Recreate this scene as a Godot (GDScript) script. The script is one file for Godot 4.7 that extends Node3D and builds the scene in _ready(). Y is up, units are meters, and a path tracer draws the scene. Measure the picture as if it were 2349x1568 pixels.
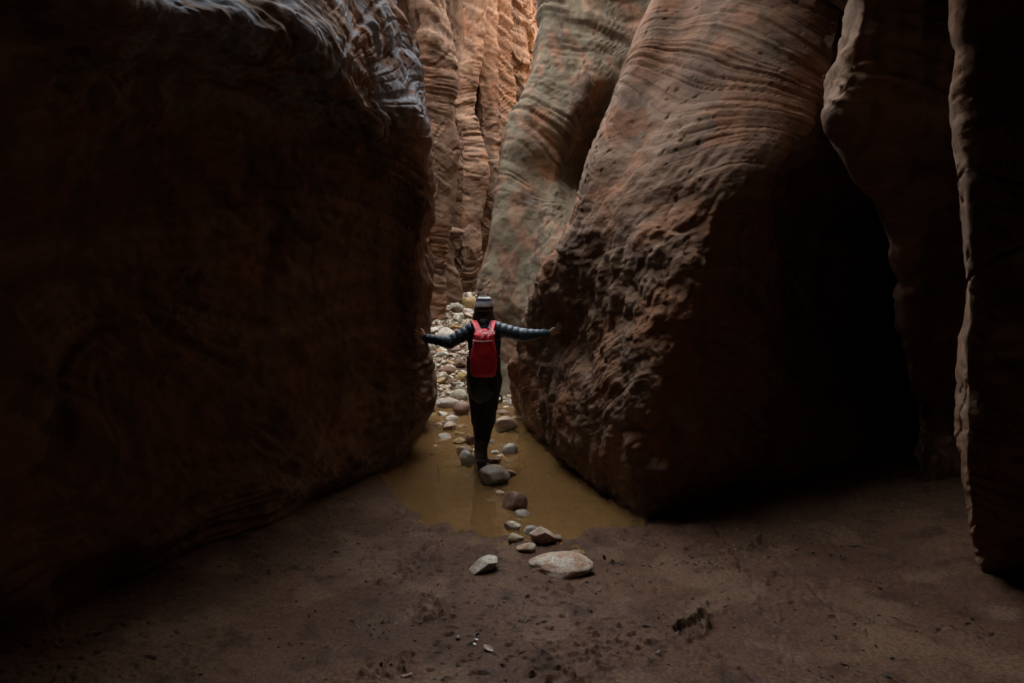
extends Node3D
# A slot canyon: leaning sandstone walls, a muddy pool, stepping stones, a walker with a red pack.

const F := 1566.0
const CAM_H := 2.04
const PITCH := 0.11697
var NZ: FastNoiseLite
var NR: FastNoiseLite
var NC: FastNoiseLite
var NB: FastNoiseLite
var rng := RandomNumberGenerator.new()
var used := {}
var M := {}

func _ready():
	set_view()
	make_noise()
	make_materials()
	build_ground()
	build_walls()
	build_stones()
	build_debris()
	build_person()
	build_backpack()

func set_view():
	var cam := Camera3D.new()
	cam.name = "camera"
	cam.fov = 53.13
	cam.near = 0.05
	cam.far = 400.0
	add_child(cam)
	cam.position = Vector3(0, CAM_H, 0)
	cam.rotation.x = -PITCH
	cam.current = true
	var e := Environment.new()
	e.background_mode = Environment.BG_SKY
	var sm := ProceduralSkyMaterial.new()
	sm.sky_top_color = Color(0.635, 0.645, 0.665)
	sm.sky_horizon_color = Color(0.76, 0.76, 0.77)
	sm.sky_curve = 0.15
	sm.ground_bottom_color = Color(0.2, 0.16, 0.13)
	sm.ground_horizon_color = Color(0.5, 0.46, 0.42)
	sm.sky_energy_multiplier = 1.0
	var sky := Sky.new()
	sky.sky_material = sm
	e.sky = sky
	e.tonemap_mode = Environment.TONE_MAPPER_LINEAR
	e.tonemap_exposure = 27.0
	e.sdfgi_enabled = true
	e.ssao_enabled = true
	e.ssil_enabled = true
	var we := WorldEnvironment.new()
	we.name = "world_environment"
	we.environment = e
	add_child(we)
	var sun := DirectionalLight3D.new()
	sun.name = "sun"
	sun.light_energy = 1.6
	sun.light_angular_distance = 0.5
	sun.light_color = Color(1.0, 0.88, 0.70)
	sun.shadow_enabled = true
	add_child(sun)
	# towards the light: from the left, over the rim
	var to_sun := Vector3(-1.0, 0.47, 0.10).normalized()
	sun.look_at_from_position(to_sun * 50.0, Vector3.ZERO, Vector3.UP)

func make_noise():
	rng.seed = 7
	NZ = FastNoiseLite.new()
	NZ.seed = 11
	NZ.noise_type = FastNoiseLite.TYPE_SIMPLEX_SMOOTH
	NZ.frequency = 1.0
	NZ.fractal_type = FastNoiseLite.FRACTAL_NONE
	NR = FastNoiseLite.new()
	NR.seed = 23
	NR.noise_type = FastNoiseLite.TYPE_SIMPLEX_SMOOTH
	NR.frequency = 1.0
	NR.fractal_type = FastNoiseLite.FRACTAL_FBM
	NR.fractal_octaves = 4
	NB = FastNoiseLite.new()
	NB.seed = 8
	NB.noise_type = FastNoiseLite.TYPE_CELLULAR
	NB.frequency = 1.0
	NB.cellular_return_type = FastNoiseLite.RETURN_CELL_VALUE
	NB.fractal_type = FastNoiseLite.FRACTAL_NONE
	NC = FastNoiseLite.new()
	NC.seed = 5
	NC.noise_type = FastNoiseLite.TYPE_CELLULAR
	NC.frequency = 1.0
	NC.cellular_return_type = FastNoiseLite.RETURN_DISTANCE
	NC.fractal_type = FastNoiseLite.FRACTAL_NONE

# ---------- places ----------
func P(px: float, py: float, d: float) -> Vector3:      # the point seen at a pixel of the 2349 x 1568 view, d metres ahead
	var a := (px - 1174.5) / F
	var b := (784.0 - py) / F
	var ry := b * cos(PITCH) - sin(PITCH)
	var rz := cos(PITCH) + b * sin(PITCH)
	return Vector3(a / rz * d, CAM_H + ry / rz * d, -d)

func V(x: float, y: float, z: float) -> Vector3:
	return Vector3(x, y, z)

func G(px: float, py: float) -> Vector3:                # where that pixel's line of sight meets the ground
	var d := 2.0
	var p := P(px, py, d)
	while d < 30.0:
		p = P(px, py, d)
		if p.y < ground_h(p.x, p.z):
			return p
		d += 0.01
	return p

# ---------- names ----------
func numbered(called: String) -> String:
	if not used.has(called):
		used[called] = 0
		return called
	used[called] += 1
	return "%s_%03d" % [called, used[called]]

func tag(o: Node3D, label: String, category: String, group := "", kind := ""):
	if label != "":
		o.set_meta("label", label)
	if category != "":
		o.set_meta("category", category)
	if group != "":
		o.set_meta("group", group)
	if kind != "":
		o.set_meta("kind", kind)

func put(called: String, mesh: Mesh, m: Material, parent: Node = null) -> MeshInstance3D:
	var o := MeshInstance3D.new()
	o.mesh = mesh
	if m:
		o.material_override = m
	if parent == null:
		o.name = numbered(called)
		add_child(o, true)
	else:
		o.name = called
		parent.add_child(o, true)
	return o

# ---------- meshes ----------
func grid_mesh(pos: PackedVector3Array, col: PackedColorArray, nu: int, nv: int, facing: Vector3, wrap := false) -> ArrayMesh:
	# rows of nu points, nv rows; the front is turned to the point "facing"
	var nor := PackedVector3Array()
	nor.resize(nu * nv)
	var votes := 0.0
	for j in nv:
		var j0 := maxi(j - 1, 0) * nu
		var j1 := mini(j + 1, nv - 1) * nu
		for i in nu:
			var a: Vector3
			if wrap:
				a = pos[j * nu + (i + 1) % (nu - 1)] - pos[j * nu + (i + nu - 2) % (nu - 1)]
			else:
				a = pos[j * nu + mini(i + 1, nu - 1)] - pos[j * nu + maxi(i - 1, 0)]
			var b := pos[j1 + i] - pos[j0 + i]
			var n := a.cross(b).normalized()
			nor[j * nu + i] = n
			votes += n.dot((facing - pos[j * nu + i]).normalized())
	var flip := votes < 0.0
	if flip:
		for k in nor.size():
			nor[k] = -nor[k]
	var idx := PackedInt32Array()
	idx.resize((nu - 1) * (nv - 1) * 6)
	var t := 0
	for j in nv - 1:
		for i in nu - 1:
			var k := j * nu + i
			if flip:
				idx[t] = k; idx[t + 1] = k + 1; idx[t + 2] = k + nu
				idx[t + 3] = k + 1; idx[t + 4] = k + nu + 1; idx[t + 5] = k + nu
			else:
				idx[t] = k; idx[t + 1] = k + nu; idx[t + 2] = k + 1
				idx[t + 3] = k + 1; idx[t + 4] = k + nu; idx[t + 5] = k + nu + 1
			t += 6
	return arrays_mesh(pos, nor, col, idx)

func arrays_mesh(pos, nor, col, idx) -> ArrayMesh:
	var arr := []
	arr.resize(Mesh.ARRAY_MAX)
	arr[Mesh.ARRAY_VERTEX] = pos
	arr[Mesh.ARRAY_NORMAL] = nor
	if col != null and col.size() == pos.size():
		arr[Mesh.ARRAY_COLOR] = col
	arr[Mesh.ARRAY_INDEX] = idx
	var m := ArrayMesh.new()
	m.add_surface_from_arrays(Mesh.PRIMITIVE_TRIANGLES, arr)
	return m

func smooth_mesh(pos: PackedVector3Array, idx: PackedInt32Array, col = null) -> ArrayMesh:   # area-weighted normals, clockwise fronts
	var nor := PackedVector3Array()
	nor.resize(pos.size())
	for t in range(0, idx.size(), 3):
		var n := (pos[idx[t + 2]] - pos[idx[t]]).cross(pos[idx[t + 1]] - pos[idx[t]])
		nor[idx[t]] += n
		nor[idx[t + 1]] += n
		nor[idx[t + 2]] += n
	for k in nor.size():
		nor[k] = nor[k].normalized()
	return arrays_mesh(pos, nor, col, idx)

func tube(pts: Array, rad, sides := 8, closed_ends := true) -> ArrayMesh:    # a swept round bar; rad a number or one per point
	var pos := PackedVector3Array()
	var idx := PackedInt32Array()
	var n := pts.size()
	var up := Vector3(0.13, 0.97, 0.2).normalized()
	for i in n:
		var dir: Vector3 = (pts[mini(i + 1, n - 1)] - pts[maxi(i - 1, 0)]).normalized()
		if absf(dir.dot(up)) > 0.98:
			up = Vector3(0.97, 0.1, 0.2).normalized()
		var s := dir.cross(up).normalized()
		var t := dir.cross(s).normalized()
		var r: float = rad if (rad is float) else rad[i]
		for k in sides:
			var a := TAU * k / sides
			pos.append(pts[i] + (s * cos(a) + t * sin(a)) * r)
	for i in n - 1:
		for k in sides:
			var a := i * sides + k
			var b := i * sides + (k + 1) % sides
			idx.append_array(PackedInt32Array([a, b, a + sides, b, b + sides, a + sides]))
	if closed_ends:
		var c0 := pos.size()
		pos.append(pts[0])
		pos.append(pts[n - 1])
		for k in sides:
			idx.append_array(PackedInt32Array([c0, (k + 1) % sides, k]))
			idx.append_array(PackedInt32Array([c0 + 1, (n - 1) * sides + k, (n - 1) * sides + (k + 1) % sides]))
	return smooth_mesh(pos, idx)

func spline(pts: Array, per: int) -> Array:
	var out := []
	for i in pts.size() - 1:
		for k in per:
			out.append(pts[i].cubic_interpolate(pts[i + 1], pts[maxi(i - 1, 0)], pts[mini(i + 2, pts.size() - 1)], float(k) / per))
	out.append(pts[-1])
	return out

# ---------- materials ----------
func noise_tex(size: int, freq: float, octaves: int, lo: Color, hi: Color, seed_: int, cellular := false) -> ImageTexture:
	var n := FastNoiseLite.new()
	n.seed = seed_
	n.frequency = freq
	n.noise_type = FastNoiseLite.TYPE_CELLULAR if cellular else FastNoiseLite.TYPE_SIMPLEX_SMOOTH
	n.fractal_type = FastNoiseLite.FRACTAL_FBM
	n.fractal_octaves = octaves
	n.fractal_gain = 0.58
	var im := n.get_seamless_image(size, size)
	im.convert(Image.FORMAT_RGB8)
	var data := im.get_data()
	for k in range(0, data.size(), 3):
		var t := data[k] / 255.0
		var c := lo.lerp(hi, t)
		data[k] = int(c.r * 255)
		data[k + 1] = int(c.g * 255)
		data[k + 2] = int(c.b * 255)
	return ImageTexture.create_from_image(Image.create_from_data(size, size, false, Image.FORMAT_RGB8, data))

func make_materials():
	M.grain = noise_tex(512, 0.03, 5, Color(0.58, 0.57, 0.55), Color(1, 1, 1), 3)
	M.relief = noise_tex(512, 0.02, 6, Color(0, 0, 0), Color(1, 1, 1), 9)
	M.pits = noise_tex(512, 0.035, 3, Color(0, 0, 0), Color(1, 1, 1), 19, true)
	M.wet_map = noise_tex(256, 0.02, 5, Color(0.45, 0.45, 0.45), Color(1, 1, 1), 29)
	M.rock = rock_mat(0.88, 1.1, 0.9)
	M.rock_wet = rock_mat(0.85, 1.1, 0.9)
	M.rock_wet.roughness_texture = M.wet_map
	M.rock_wet.metallic_specular = 0.5
	M.mud = rock_mat(0.8, 2.2, 0.3, true)
	M.mud.roughness_texture = M.wet_map
	M.mud.metallic_specular = 0.16
	M.stone = rock_mat(0.75, 2.6, 0.5, true)
	M.stone_wet = rock_mat(0.32, 2.6, 0.4, true)
	var w := StandardMaterial3D.new()
	w.albedo_color = Color(0.48, 0.36, 0.205, 0.66)
	w.transparency = BaseMaterial3D.TRANSPARENCY_ALPHA
	w.roughness = 0.03
	w.metallic_specular = 0.5
	M.water = w

func rock_mat(rough: float, scale: float, relief: float, grain := false) -> StandardMaterial3D:
	var m := StandardMaterial3D.new()
	m.vertex_color_use_as_albedo = true
	if grain:
		m.albedo_texture = M.grain
	m.uv1_triplanar = true
	m.uv1_world_triplanar = true
	m.uv1_scale = Vector3.ONE * scale
	m.roughness = rough
	m.metallic_specular = 0.22
	m.heightmap_enabled = true
	m.heightmap_texture = M.relief
	m.heightmap_scale = relief
	return m

func plain(c: Color, rough := 0.7) -> StandardMaterial3D:      # c in linear values
	var m := StandardMaterial3D.new()
	m.albedo_color = c.linear_to_srgb()
	m.roughness = rough
	return m

# ---------- ground ----------
func pool_edge(x: float) -> float:          # how far ahead the pool's near shore lies
	var e := 4.80 + (0.95 * x * x if x < 0.0 else 0.36 * x * x)
	return e + 0.13 * NZ.get_noise_2d(x * 1.9, 4.0) + 0.06 * NZ.get_noise_2d(x * 5.0, 9.0) + 0.03 * NZ.get_noise_2d(x * 14.0, 19.0)

const BED := [[0.0, 0.10], [3.0, 0.06], [4.6, 0.03], [9.4, -0.10], [10.2, 0.03], [11.0, 0.26], [12.5, 0.58], [14.5, 0.92], [16.5, 1.17], [19.0, 1.40], [22.0, 1.52], [30.0, 1.7], [60.0, 2.0]]

func bed(d: float) -> float:
	for i in BED.size() - 1:
		if d < BED[i + 1][0]:
			var t: float = (d - BED[i][0]) / (BED[i + 1][0] - BED[i][0])
			return lerpf(BED[i][1], BED[i + 1][1], clampf(t, 0, 1))
	return 2.0

var prints := []                             # boot prints: centre, heading, depth
var clods := []                              # kicked-up mud: centre, radius
var cracks := []                             # polylines of narrow grooves

func seg_dist(p: Vector2, a: Vector2, b: Vector2) -> float:
	var ab := b - a
	return p.distance_to(a + ab * clampf((p - a).dot(ab) / ab.length_squared(), 0, 1))

func ground_h(x: float, z: float) -> float:
	var d := -z
	if d > 9.4 or d < 0.0:
		return bed(d) + (0.05 * NR.get_noise_2d(x * 0.9, z * 0.9) if d > 9.4 else 0.0)
	var e := pool_edge(x)
	var s := e - d                           # positive on the shore
	var h: float
	if s > 0.0:
		h = 0.004 + 0.05 * (1.0 - exp(-s * 1.4)) + 0.012 * s
	else:
		var deep := 0.20 * (1.0 - exp(s * 1.3))
		deep *= smoothstep(10.1, 8.6, d)
		h = 0.004 - deep
	h += maxf(0.0, x - 1.0) * 0.05 + maxf(0.0, x - 2.2) * 0.10
	h += 0.020 * NZ.get_noise_2d(x * 1.1, z * 1.1) * clampf(0.3 + s, 0.2, 1.0)
	return lerpf(h, bed(d), smoothstep(8.9, 9.4, d))

func fine_ground(x: float, z: float) -> float:
	var d := -z
	var h := ground_h(x, z)
	var q := Vector2(x, z)
	if d < 6.2:
		var shore := absf(pool_edge(x) - d)
		h += 0.022 * smoothstep(0.45, 0.05, shore) * NR.get_noise_2d(x * 5.0 + 70.0, z * 5.0)
		var patch := smoothstep(0.02, 0.35, NR.get_noise_2d(x * 1.3 + 7.0, z * 1.3))
		var lump := NR.get_noise_2d(x * 9.0, z * 9.0)
		h += 0.0025 * lump + patch * 0.024 * absf(NR.get_noise_2d(x * 12.0, z * 12.0 + 30.0)) + 0.010 * (NR.get_noise_2d(x * 3.5 + 9.0, z * 3.5))
		h -= 0.018 * smoothstep(0.62, 0.80, NZ.get_noise_2d(x * 13.0 + 3.0, z * 20.0)) * smoothstep(-0.1, 0.3, NZ.get_noise_2d(x * 0.7 + 20.0, z * 0.7))
		for pr in prints:
			var r: Vector2 = (q - pr[0]).rotated(-pr[1])
			if absf(r.x) < 0.16 and absf(r.y) < 0.24:
				var q2 := NZ.get_noise_2d(x * 22.0, z * 22.0 + 7.0)
				r += Vector2(0.012, 0.016) * q2
				var wid := 0.050 + 0.012 * sin(r.y * 14.0 + 0.6)
				var k := maxf(absf(r.x) / wid, absf(r.y) / 0.145)
				var tread := 0.006 * signf(sin(r.y * 150.0 + absf(r.x) * 60.0))
				h += pr[2] * (-(0.028 + tread) * smoothstep(1.05, 0.88, k) + 0.016 * smoothstep(1.0, 1.12, k) * smoothstep(1.55, 1.15, k) * (0.4 + absf(lump) * 2.0))
		for k in clods:
			var near := smoothstep(k[1], k[1] * 0.4, q.distance_to(k[0]))
			if near > 0.0:
				h += near * 0.05 * maxf(0.0, NR.get_noise_2d(x * 13.0 + 5.0, z * 15.0) - 0.05)
		for c in cracks:
			for i in c.size() - 1:
				if absf(q.x - c[i].x) < 0.5 and absf(q.y - c[i].y) < 0.5:
					var w := 0.006 + 0.007 * absf(NZ.get_noise_2d(x * 12.0, z * 12.0))
					h -= 0.014 * smoothstep(w * 1.9, w * 0.4, seg_dist(q + 0.03 * Vector2(NZ.get_noise_2d(x * 5.0, z * 5.0), NZ.get_noise_2d(x * 5.0 + 30.0, z * 5.0)), c[i], c[i + 1]) + 0.010 * NZ.get_noise_2d(x * 20, z * 20))
	return h

func flat(p: Vector3) -> Vector2:
	return Vector2(p.x, p.z)

func build_ground():
	for a in [[1595, 1435, 0.75, 1.3], [1745, 1255, 0.5, 1.0], [985, 1395, -0.2, 0.55], [905, 1330, 0.3, 0.5], [985, 1262, 0.1, 0.5], [1790, 1330, 0.5, 0.5], [905, 1530, 0.4, 0.5]]:
		prints.append([flat(G(a[0], a[1])), a[2], a[3]])
	for a in [[[1640, 1205], [1665, 1245], [1690, 1280], [1706, 1312]], [[1700, 1140], [1735, 1200], [1790, 1280], [1860, 1350], [1930, 1420]], [[1690, 1270], [1720, 1330], [1758, 1395]], [[1500, 1340], [1515, 1365], [1530, 1380]], [[1485, 1235], [1502, 1250]], [[1488, 1275], [1520, 1288]], [[1620, 1480], [1700, 1535], [1760, 1600]]]:
		var c := []
		for q in a:
			c.append(flat(G(q[0], q[1])))
		cracks.append(c)
	for a in [[1275, 1350, 0.16], [1345, 1352, 0.16], [1395, 1345, 0.08], [985, 1290, 0.2], [985, 1400, 0.22], [1610, 1410, 0.22], [1420, 1470, 0.35], [1290, 1530, 0.3], [880, 1545, 0.25], [1100, 1270, 0.2], [930, 1180, 0.15]]:
		clods.append([flat(G(a[0], a[1])), a[2]])
	# columns and rows close together where the photograph looks, wide apart outside
	var xs := []
	for x in [-60.0, -30.0, -15.0, -9.0, -6.0, -4.5, -3.6]:
		xs.append(x)
	var x := -3.0
	while x < 3.6:
		xs.append(x)
		x += 0.0125
	for q in [4.0, 4.6, 5.5, 7.0, 10.0, 15.0, 30.0, 60.0]:
		xs.append(q)
	var zs := [40.0, 20.0, 10.0, 5.0, 2.0, 0.5, -0.5, -1.2, -1.7, -2.1]
	var d := 2.4
	while d < 24.0:
		zs.append(-d)
		d += clampf(1.35 * d * d / 1393.0, 0.0115, 0.15)
	for q in [26.0, 30.0, 36.0, 45.0, 70.0, 120.0]:
		zs.append(-q)
	var nu := xs.size()
	var nv := zs.size()
	var pos := PackedVector3Array()
	var col := PackedColorArray()
	pos.resize(nu * nv)
	col.resize(nu * nv)
	var ca := Color(0.120, 0.066, 0.042)
	var cb := Color(0.168, 0.096, 0.060)
	var cd := Color(0.078, 0.045, 0.031)
	var ce := Color(0.20, 0.122, 0.078)
	for j in nv:
		for i in nu:
			var px: float = xs[i]
			var pz: float = zs[j]
			var inside := px > -3.05 and px < 3.65 and pz < -2.0 and pz > -24.0
			var h := fine_ground(px, pz) if inside else ground_h(px, pz)
			pos[j * nu + i] = Vector3(px, h, pz)
			var t := NR.get_noise_2d(px * 0.7, pz * 0.7) * 0.5 + 0.5
			var c := ca.lerp(cb, smoothstep(0.3, 0.75, t))
			c = c.lerp(cd, 0.8 * smoothstep(0.15, 0.5, NR.get_noise_2d(px * 4.0 + 80.0, pz * 4.0)))
			c = c.lerp(ce, 0.8 * smoothstep(0.1, 0.4, NR.get_noise_2d(px * 1.6 + 200.0, pz * 1.6)))
			col[j * nu + i] = c
	var g := put("ground", grid_mesh(pos, col, nu, nv, Vector3(0, 60, -6)), M.mud)
	tag(g, "wet brown mud floor of the canyon with boot prints", "", "", "structure")
	# the pool
	var wp := PackedVector3Array()
	var wn := 150
	var wm := 150
	for j in wm:
		for i in wn:
			var wx := lerpf(-2.6, 2.6, float(i) / (wn - 1))
			var wz := lerpf(-4.4, -10.6, float(j) / (wm - 1))
			wp.append(Vector3(wx, 0.0016 * NZ.get_noise_2d(wx * 5.0, wz * 3.0) + 0.0007 * NZ.get_noise_2d(wx * 14.0, wz * 11.0), wz))
	var w := put("water", grid_mesh(wp, PackedColorArray(), wn, wm, Vector3(0, 20, -7)), M.water)
	tag(w, "shallow murky olive brown pool lying between the canyon walls", "", "", "structure")

# ---------- rock ----------
const SAND := [Color(0.142, 0.082, 0.051), Color(0.196, 0.126, 0.082), Color(0.186, 0.091, 0.048), Color(0.058, 0.041, 0.031)]

func n3(n: FastNoiseLite, p: Vector3, f: float, off := 0.0) -> float:
	return n.get_noise_3d(p.x * f + off, p.y * f, p.z * f - off)

func rock_shift(p: Vector3, o: Dictionary) -> float:
	var s: float = p.dot(o.dip) + o.warp * n3(NZ, p, o.wf)
	var lat := (p.x - p.z) * 0.22
	var g: float = o.lo * n3(NR, p, o.lf, o.off)
	var mask := clampf(0.62 + 0.9 * n3(NZ, p, 0.55, 40.0 + o.off), 0.0, 1.3)
	var q1 := NZ.get_noise_2d(s * o.sf, lat + o.off)
	var q2 := NZ.get_noise_2d(s * o.sf * 2.7 + 9.0, lat * 1.6)
	var q3 := NZ.get_noise_2d(s * o.sf * o.get("lam", 8.0) + 60.0, lat * 2.6)
	var low: float = 0.0 if not o.has("below") else smoothstep(o.below + 0.2, o.below - 0.7, p.y + 0.4 * n3(NZ, p, 0.8, 61.0))
	g += o.st * (1.0 - 0.55 * low) * mask * (0.75 * (smoothstep(-0.30, 0.40, q1) - 0.5) - 0.55 * smoothstep(0.30, 0.50, q2) + 0.12 - 0.40 * smoothstep(0.25, 0.50, q3))
	g += (o.fi + 0.045 * low) * n3(NR, p, o.ff, 5.0)
	if o.has("fold"):
		g += o.fold * n3(NZ, Vector3(p.x, p.y * 0.16 + 0.2 * p.x, p.z), o.foldf, o.off)
	if o.flute > 0.0:                        # hollows scoured by the flood, long along the flow
		var fl: Vector3 = p - o.fdir * (p.dot(o.fdir) * 0.72)
		var k := n3(NR, fl, o.flf, 17.0)
		var fw := 1.0 if not o.has("below") else smoothstep(o.below + 0.35, o.below - 0.45, p.y + 0.25 * n3(NZ, p, 0.9, 61.0))
		g += fw * o.flute * (absf(k) * 2.0 - 0.5) * clampf(0.5 + 1.3 * n3(NZ, p, 0.8, 90.0), 0.05, 1.3)
	if o.has("block"):                       # broken ledges
		var bl: Vector3 = Vector3(p.x, p.y * 2.2 + p.x * 0.5, p.z) * o.blockf + Vector3.ONE * 0.35 * n3(NZ, p, 1.1)
		g += o.block * NB.get_noise_3dv(bl)
	var ck := absf(n3(NZ, Vector3(p.x, p.y * 1.7 + 0.3 * p.x, p.z), 0.55, 140.0))
	g -= o.crack * smoothstep(0.030, 0.004, ck) * smoothstep(-0.1, 0.25, n3(NZ, p, 0.7, 7.0))
	if o.pit > 0.0:
		g -= o.pit * smoothstep(0.50, 0.80, n3(NZ, p, o.pf, 71.0)) * clampf(0.4 + n3(NZ, p, 0.9, 12.0), 0.0, 1.0)
	return g

func rock_color(p: Vector3, o: Dictionary) -> Color:
	var s: float = p.dot(o.dip) + o.warp * n3(NZ, p, o.wf)
	var lat := (p.x - p.z) * 0.12
	var band := NZ.get_noise_2d(s * o.sf * 0.7 + 40.0, lat) * 0.6 + NZ.get_noise_2d(s * o.sf * 3.0 + 80.0, lat * 2.0) * 0.4
	var c: Color = o.pal[0].lerp(o.pal[1], smoothstep(-0.35, 0.45, band))
	c = c.lerp(o.pal[2], 0.75 * smoothstep(0.05, 0.45, n3(NR, p, 0.9, 33.0)))
	var lam := NZ.get_noise_2d(s * o.sf * 9.0 + 15.0, lat * 3.0)
	c = c * (1.0 + 0.16 * lam)
	var streak := NR.get_noise_3d(p.x * 2.6, p.y * 0.22 + o.off, p.z * 2.6) + 0.35 * n3(NR, p, 6.0)
	c = c.lerp(o.pal[3], o.stain * smoothstep(0.02, 0.34, streak))
	if o.has("film_or_sky_tint"):                         # bluish mineral streaks, kept above the brow to paint in its skylit tone
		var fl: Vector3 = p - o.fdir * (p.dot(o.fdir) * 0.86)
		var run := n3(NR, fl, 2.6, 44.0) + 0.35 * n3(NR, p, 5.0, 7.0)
		c = c.lerp(o.film_or_sky_tint, o.get("film_or_sky_most", 0.9) * smoothstep(-0.22, 0.10, run) * smoothstep(o.get("film_or_sky_low", 3.05), o.get("film_or_sky_low", 3.05) + 0.4, p.y + 0.35 * n3(NR, fl, 3.0, 20.0)))
	if o.has("rust"):
		c = c.lerp(o.rust, 0.8 * smoothstep(0.08, 0.30, n3(NR, p, 1.3, 52.0) + 0.2 * n3(NR, p, 6.0)))
	c = c * (1.0 + 0.22 * n3(NR, p, 9.0, 3.0))
	c.a = 1.0
	return c

func opts(d := {}) -> Dictionary:
	var o := {"lo": 0.16, "lf": 0.55, "off": 0.0, "st": 0.07, "sf": 1.6, "dip": Vector3(0.12, 1.0, 0.08), "warp": 0.35, "wf": 0.5, "fi": 0.025, "ff": 3.2,
		"flute": 0.0, "flf": 2.2, "fdir": Vector3(0.4, 0.6, 0.7).normalized(), "pit": 0.0, "pf": 9.0, "crack": 0.03, "stain": 0.5,
		"pal": SAND, "mat": "rock", "face": Vector3(0, 3, -4)}
	o.merge(d, true)
	return o

func mass(called: String, label: String, rows: Array, us: Array, vs: Array, o: Dictionary) -> MeshInstance3D:
	# a sheet of rock stretched smoothly over rows of points, then weathered along its own normal
	var wide := []
	for r in rows:
		var line := PackedVector3Array()
		for i in us.size():
			for k in us[i]:
				line.append(r[i].cubic_interpolate(r[i + 1], r[maxi(i - 1, 0)], r[mini(i + 2, r.size() - 1)], float(k) / us[i]))
		line.append(r[-1])
		wide.append(line)
	var nu: int = wide[0].size()
	var base := PackedVector3Array()
	for j in vs.size():
		for k in vs[j]:
			var t: float = float(k) / vs[j]
			var a: PackedVector3Array = wide[maxi(j - 1, 0)]
			var b: PackedVector3Array = wide[j]
			var c: PackedVector3Array = wide[j + 1]
			var d: PackedVector3Array = wide[mini(j + 2, rows.size() - 1)]
			for i in nu:
				base.append(b[i].cubic_interpolate(c[i], a[i], d[i], t))
	base.append_array(wide[-1])
	var nv := base.size() / nu
	var nor := PackedVector3Array()
	nor.resize(base.size())
	var votes := 0.0
	for j in nv:
		for i in nu:
			var a := base[j * nu + mini(i + 1, nu - 1)] - base[j * nu + maxi(i - 1, 0)]
			var b := base[mini(j + 1, nv - 1) * nu + i] - base[maxi(j - 1, 0) * nu + i]
			var n := a.cross(b).normalized()
			nor[j * nu + i] = n
			votes += n.dot((o.face - base[j * nu + i]).normalized())
	var sgn := 1.0 if votes > 0.0 else -1.0
	var pos := PackedVector3Array()
	var col := PackedColorArray()
	pos.resize(base.size())
	col.resize(base.size())
	for k in base.size():
		var p := base[k]
		pos[k] = p + nor[k] * sgn * rock_shift(p, o)
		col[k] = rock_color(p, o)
	if o.has("keep"):
		wall_points[o.keep] = pos
	var m := put(called, grid_mesh(pos, col, nu, nv, o.face), M[o.mat])
	tag(m, label, "rock wall", "sandstone walls of the slot canyon", o.get("kind", "thing"))
	return m

func build_walls():
	near_wall()
	bulging_wall()
	side_walls()
	green_wall()
	far_fins()
	end_walls()
	closing_walls()

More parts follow.
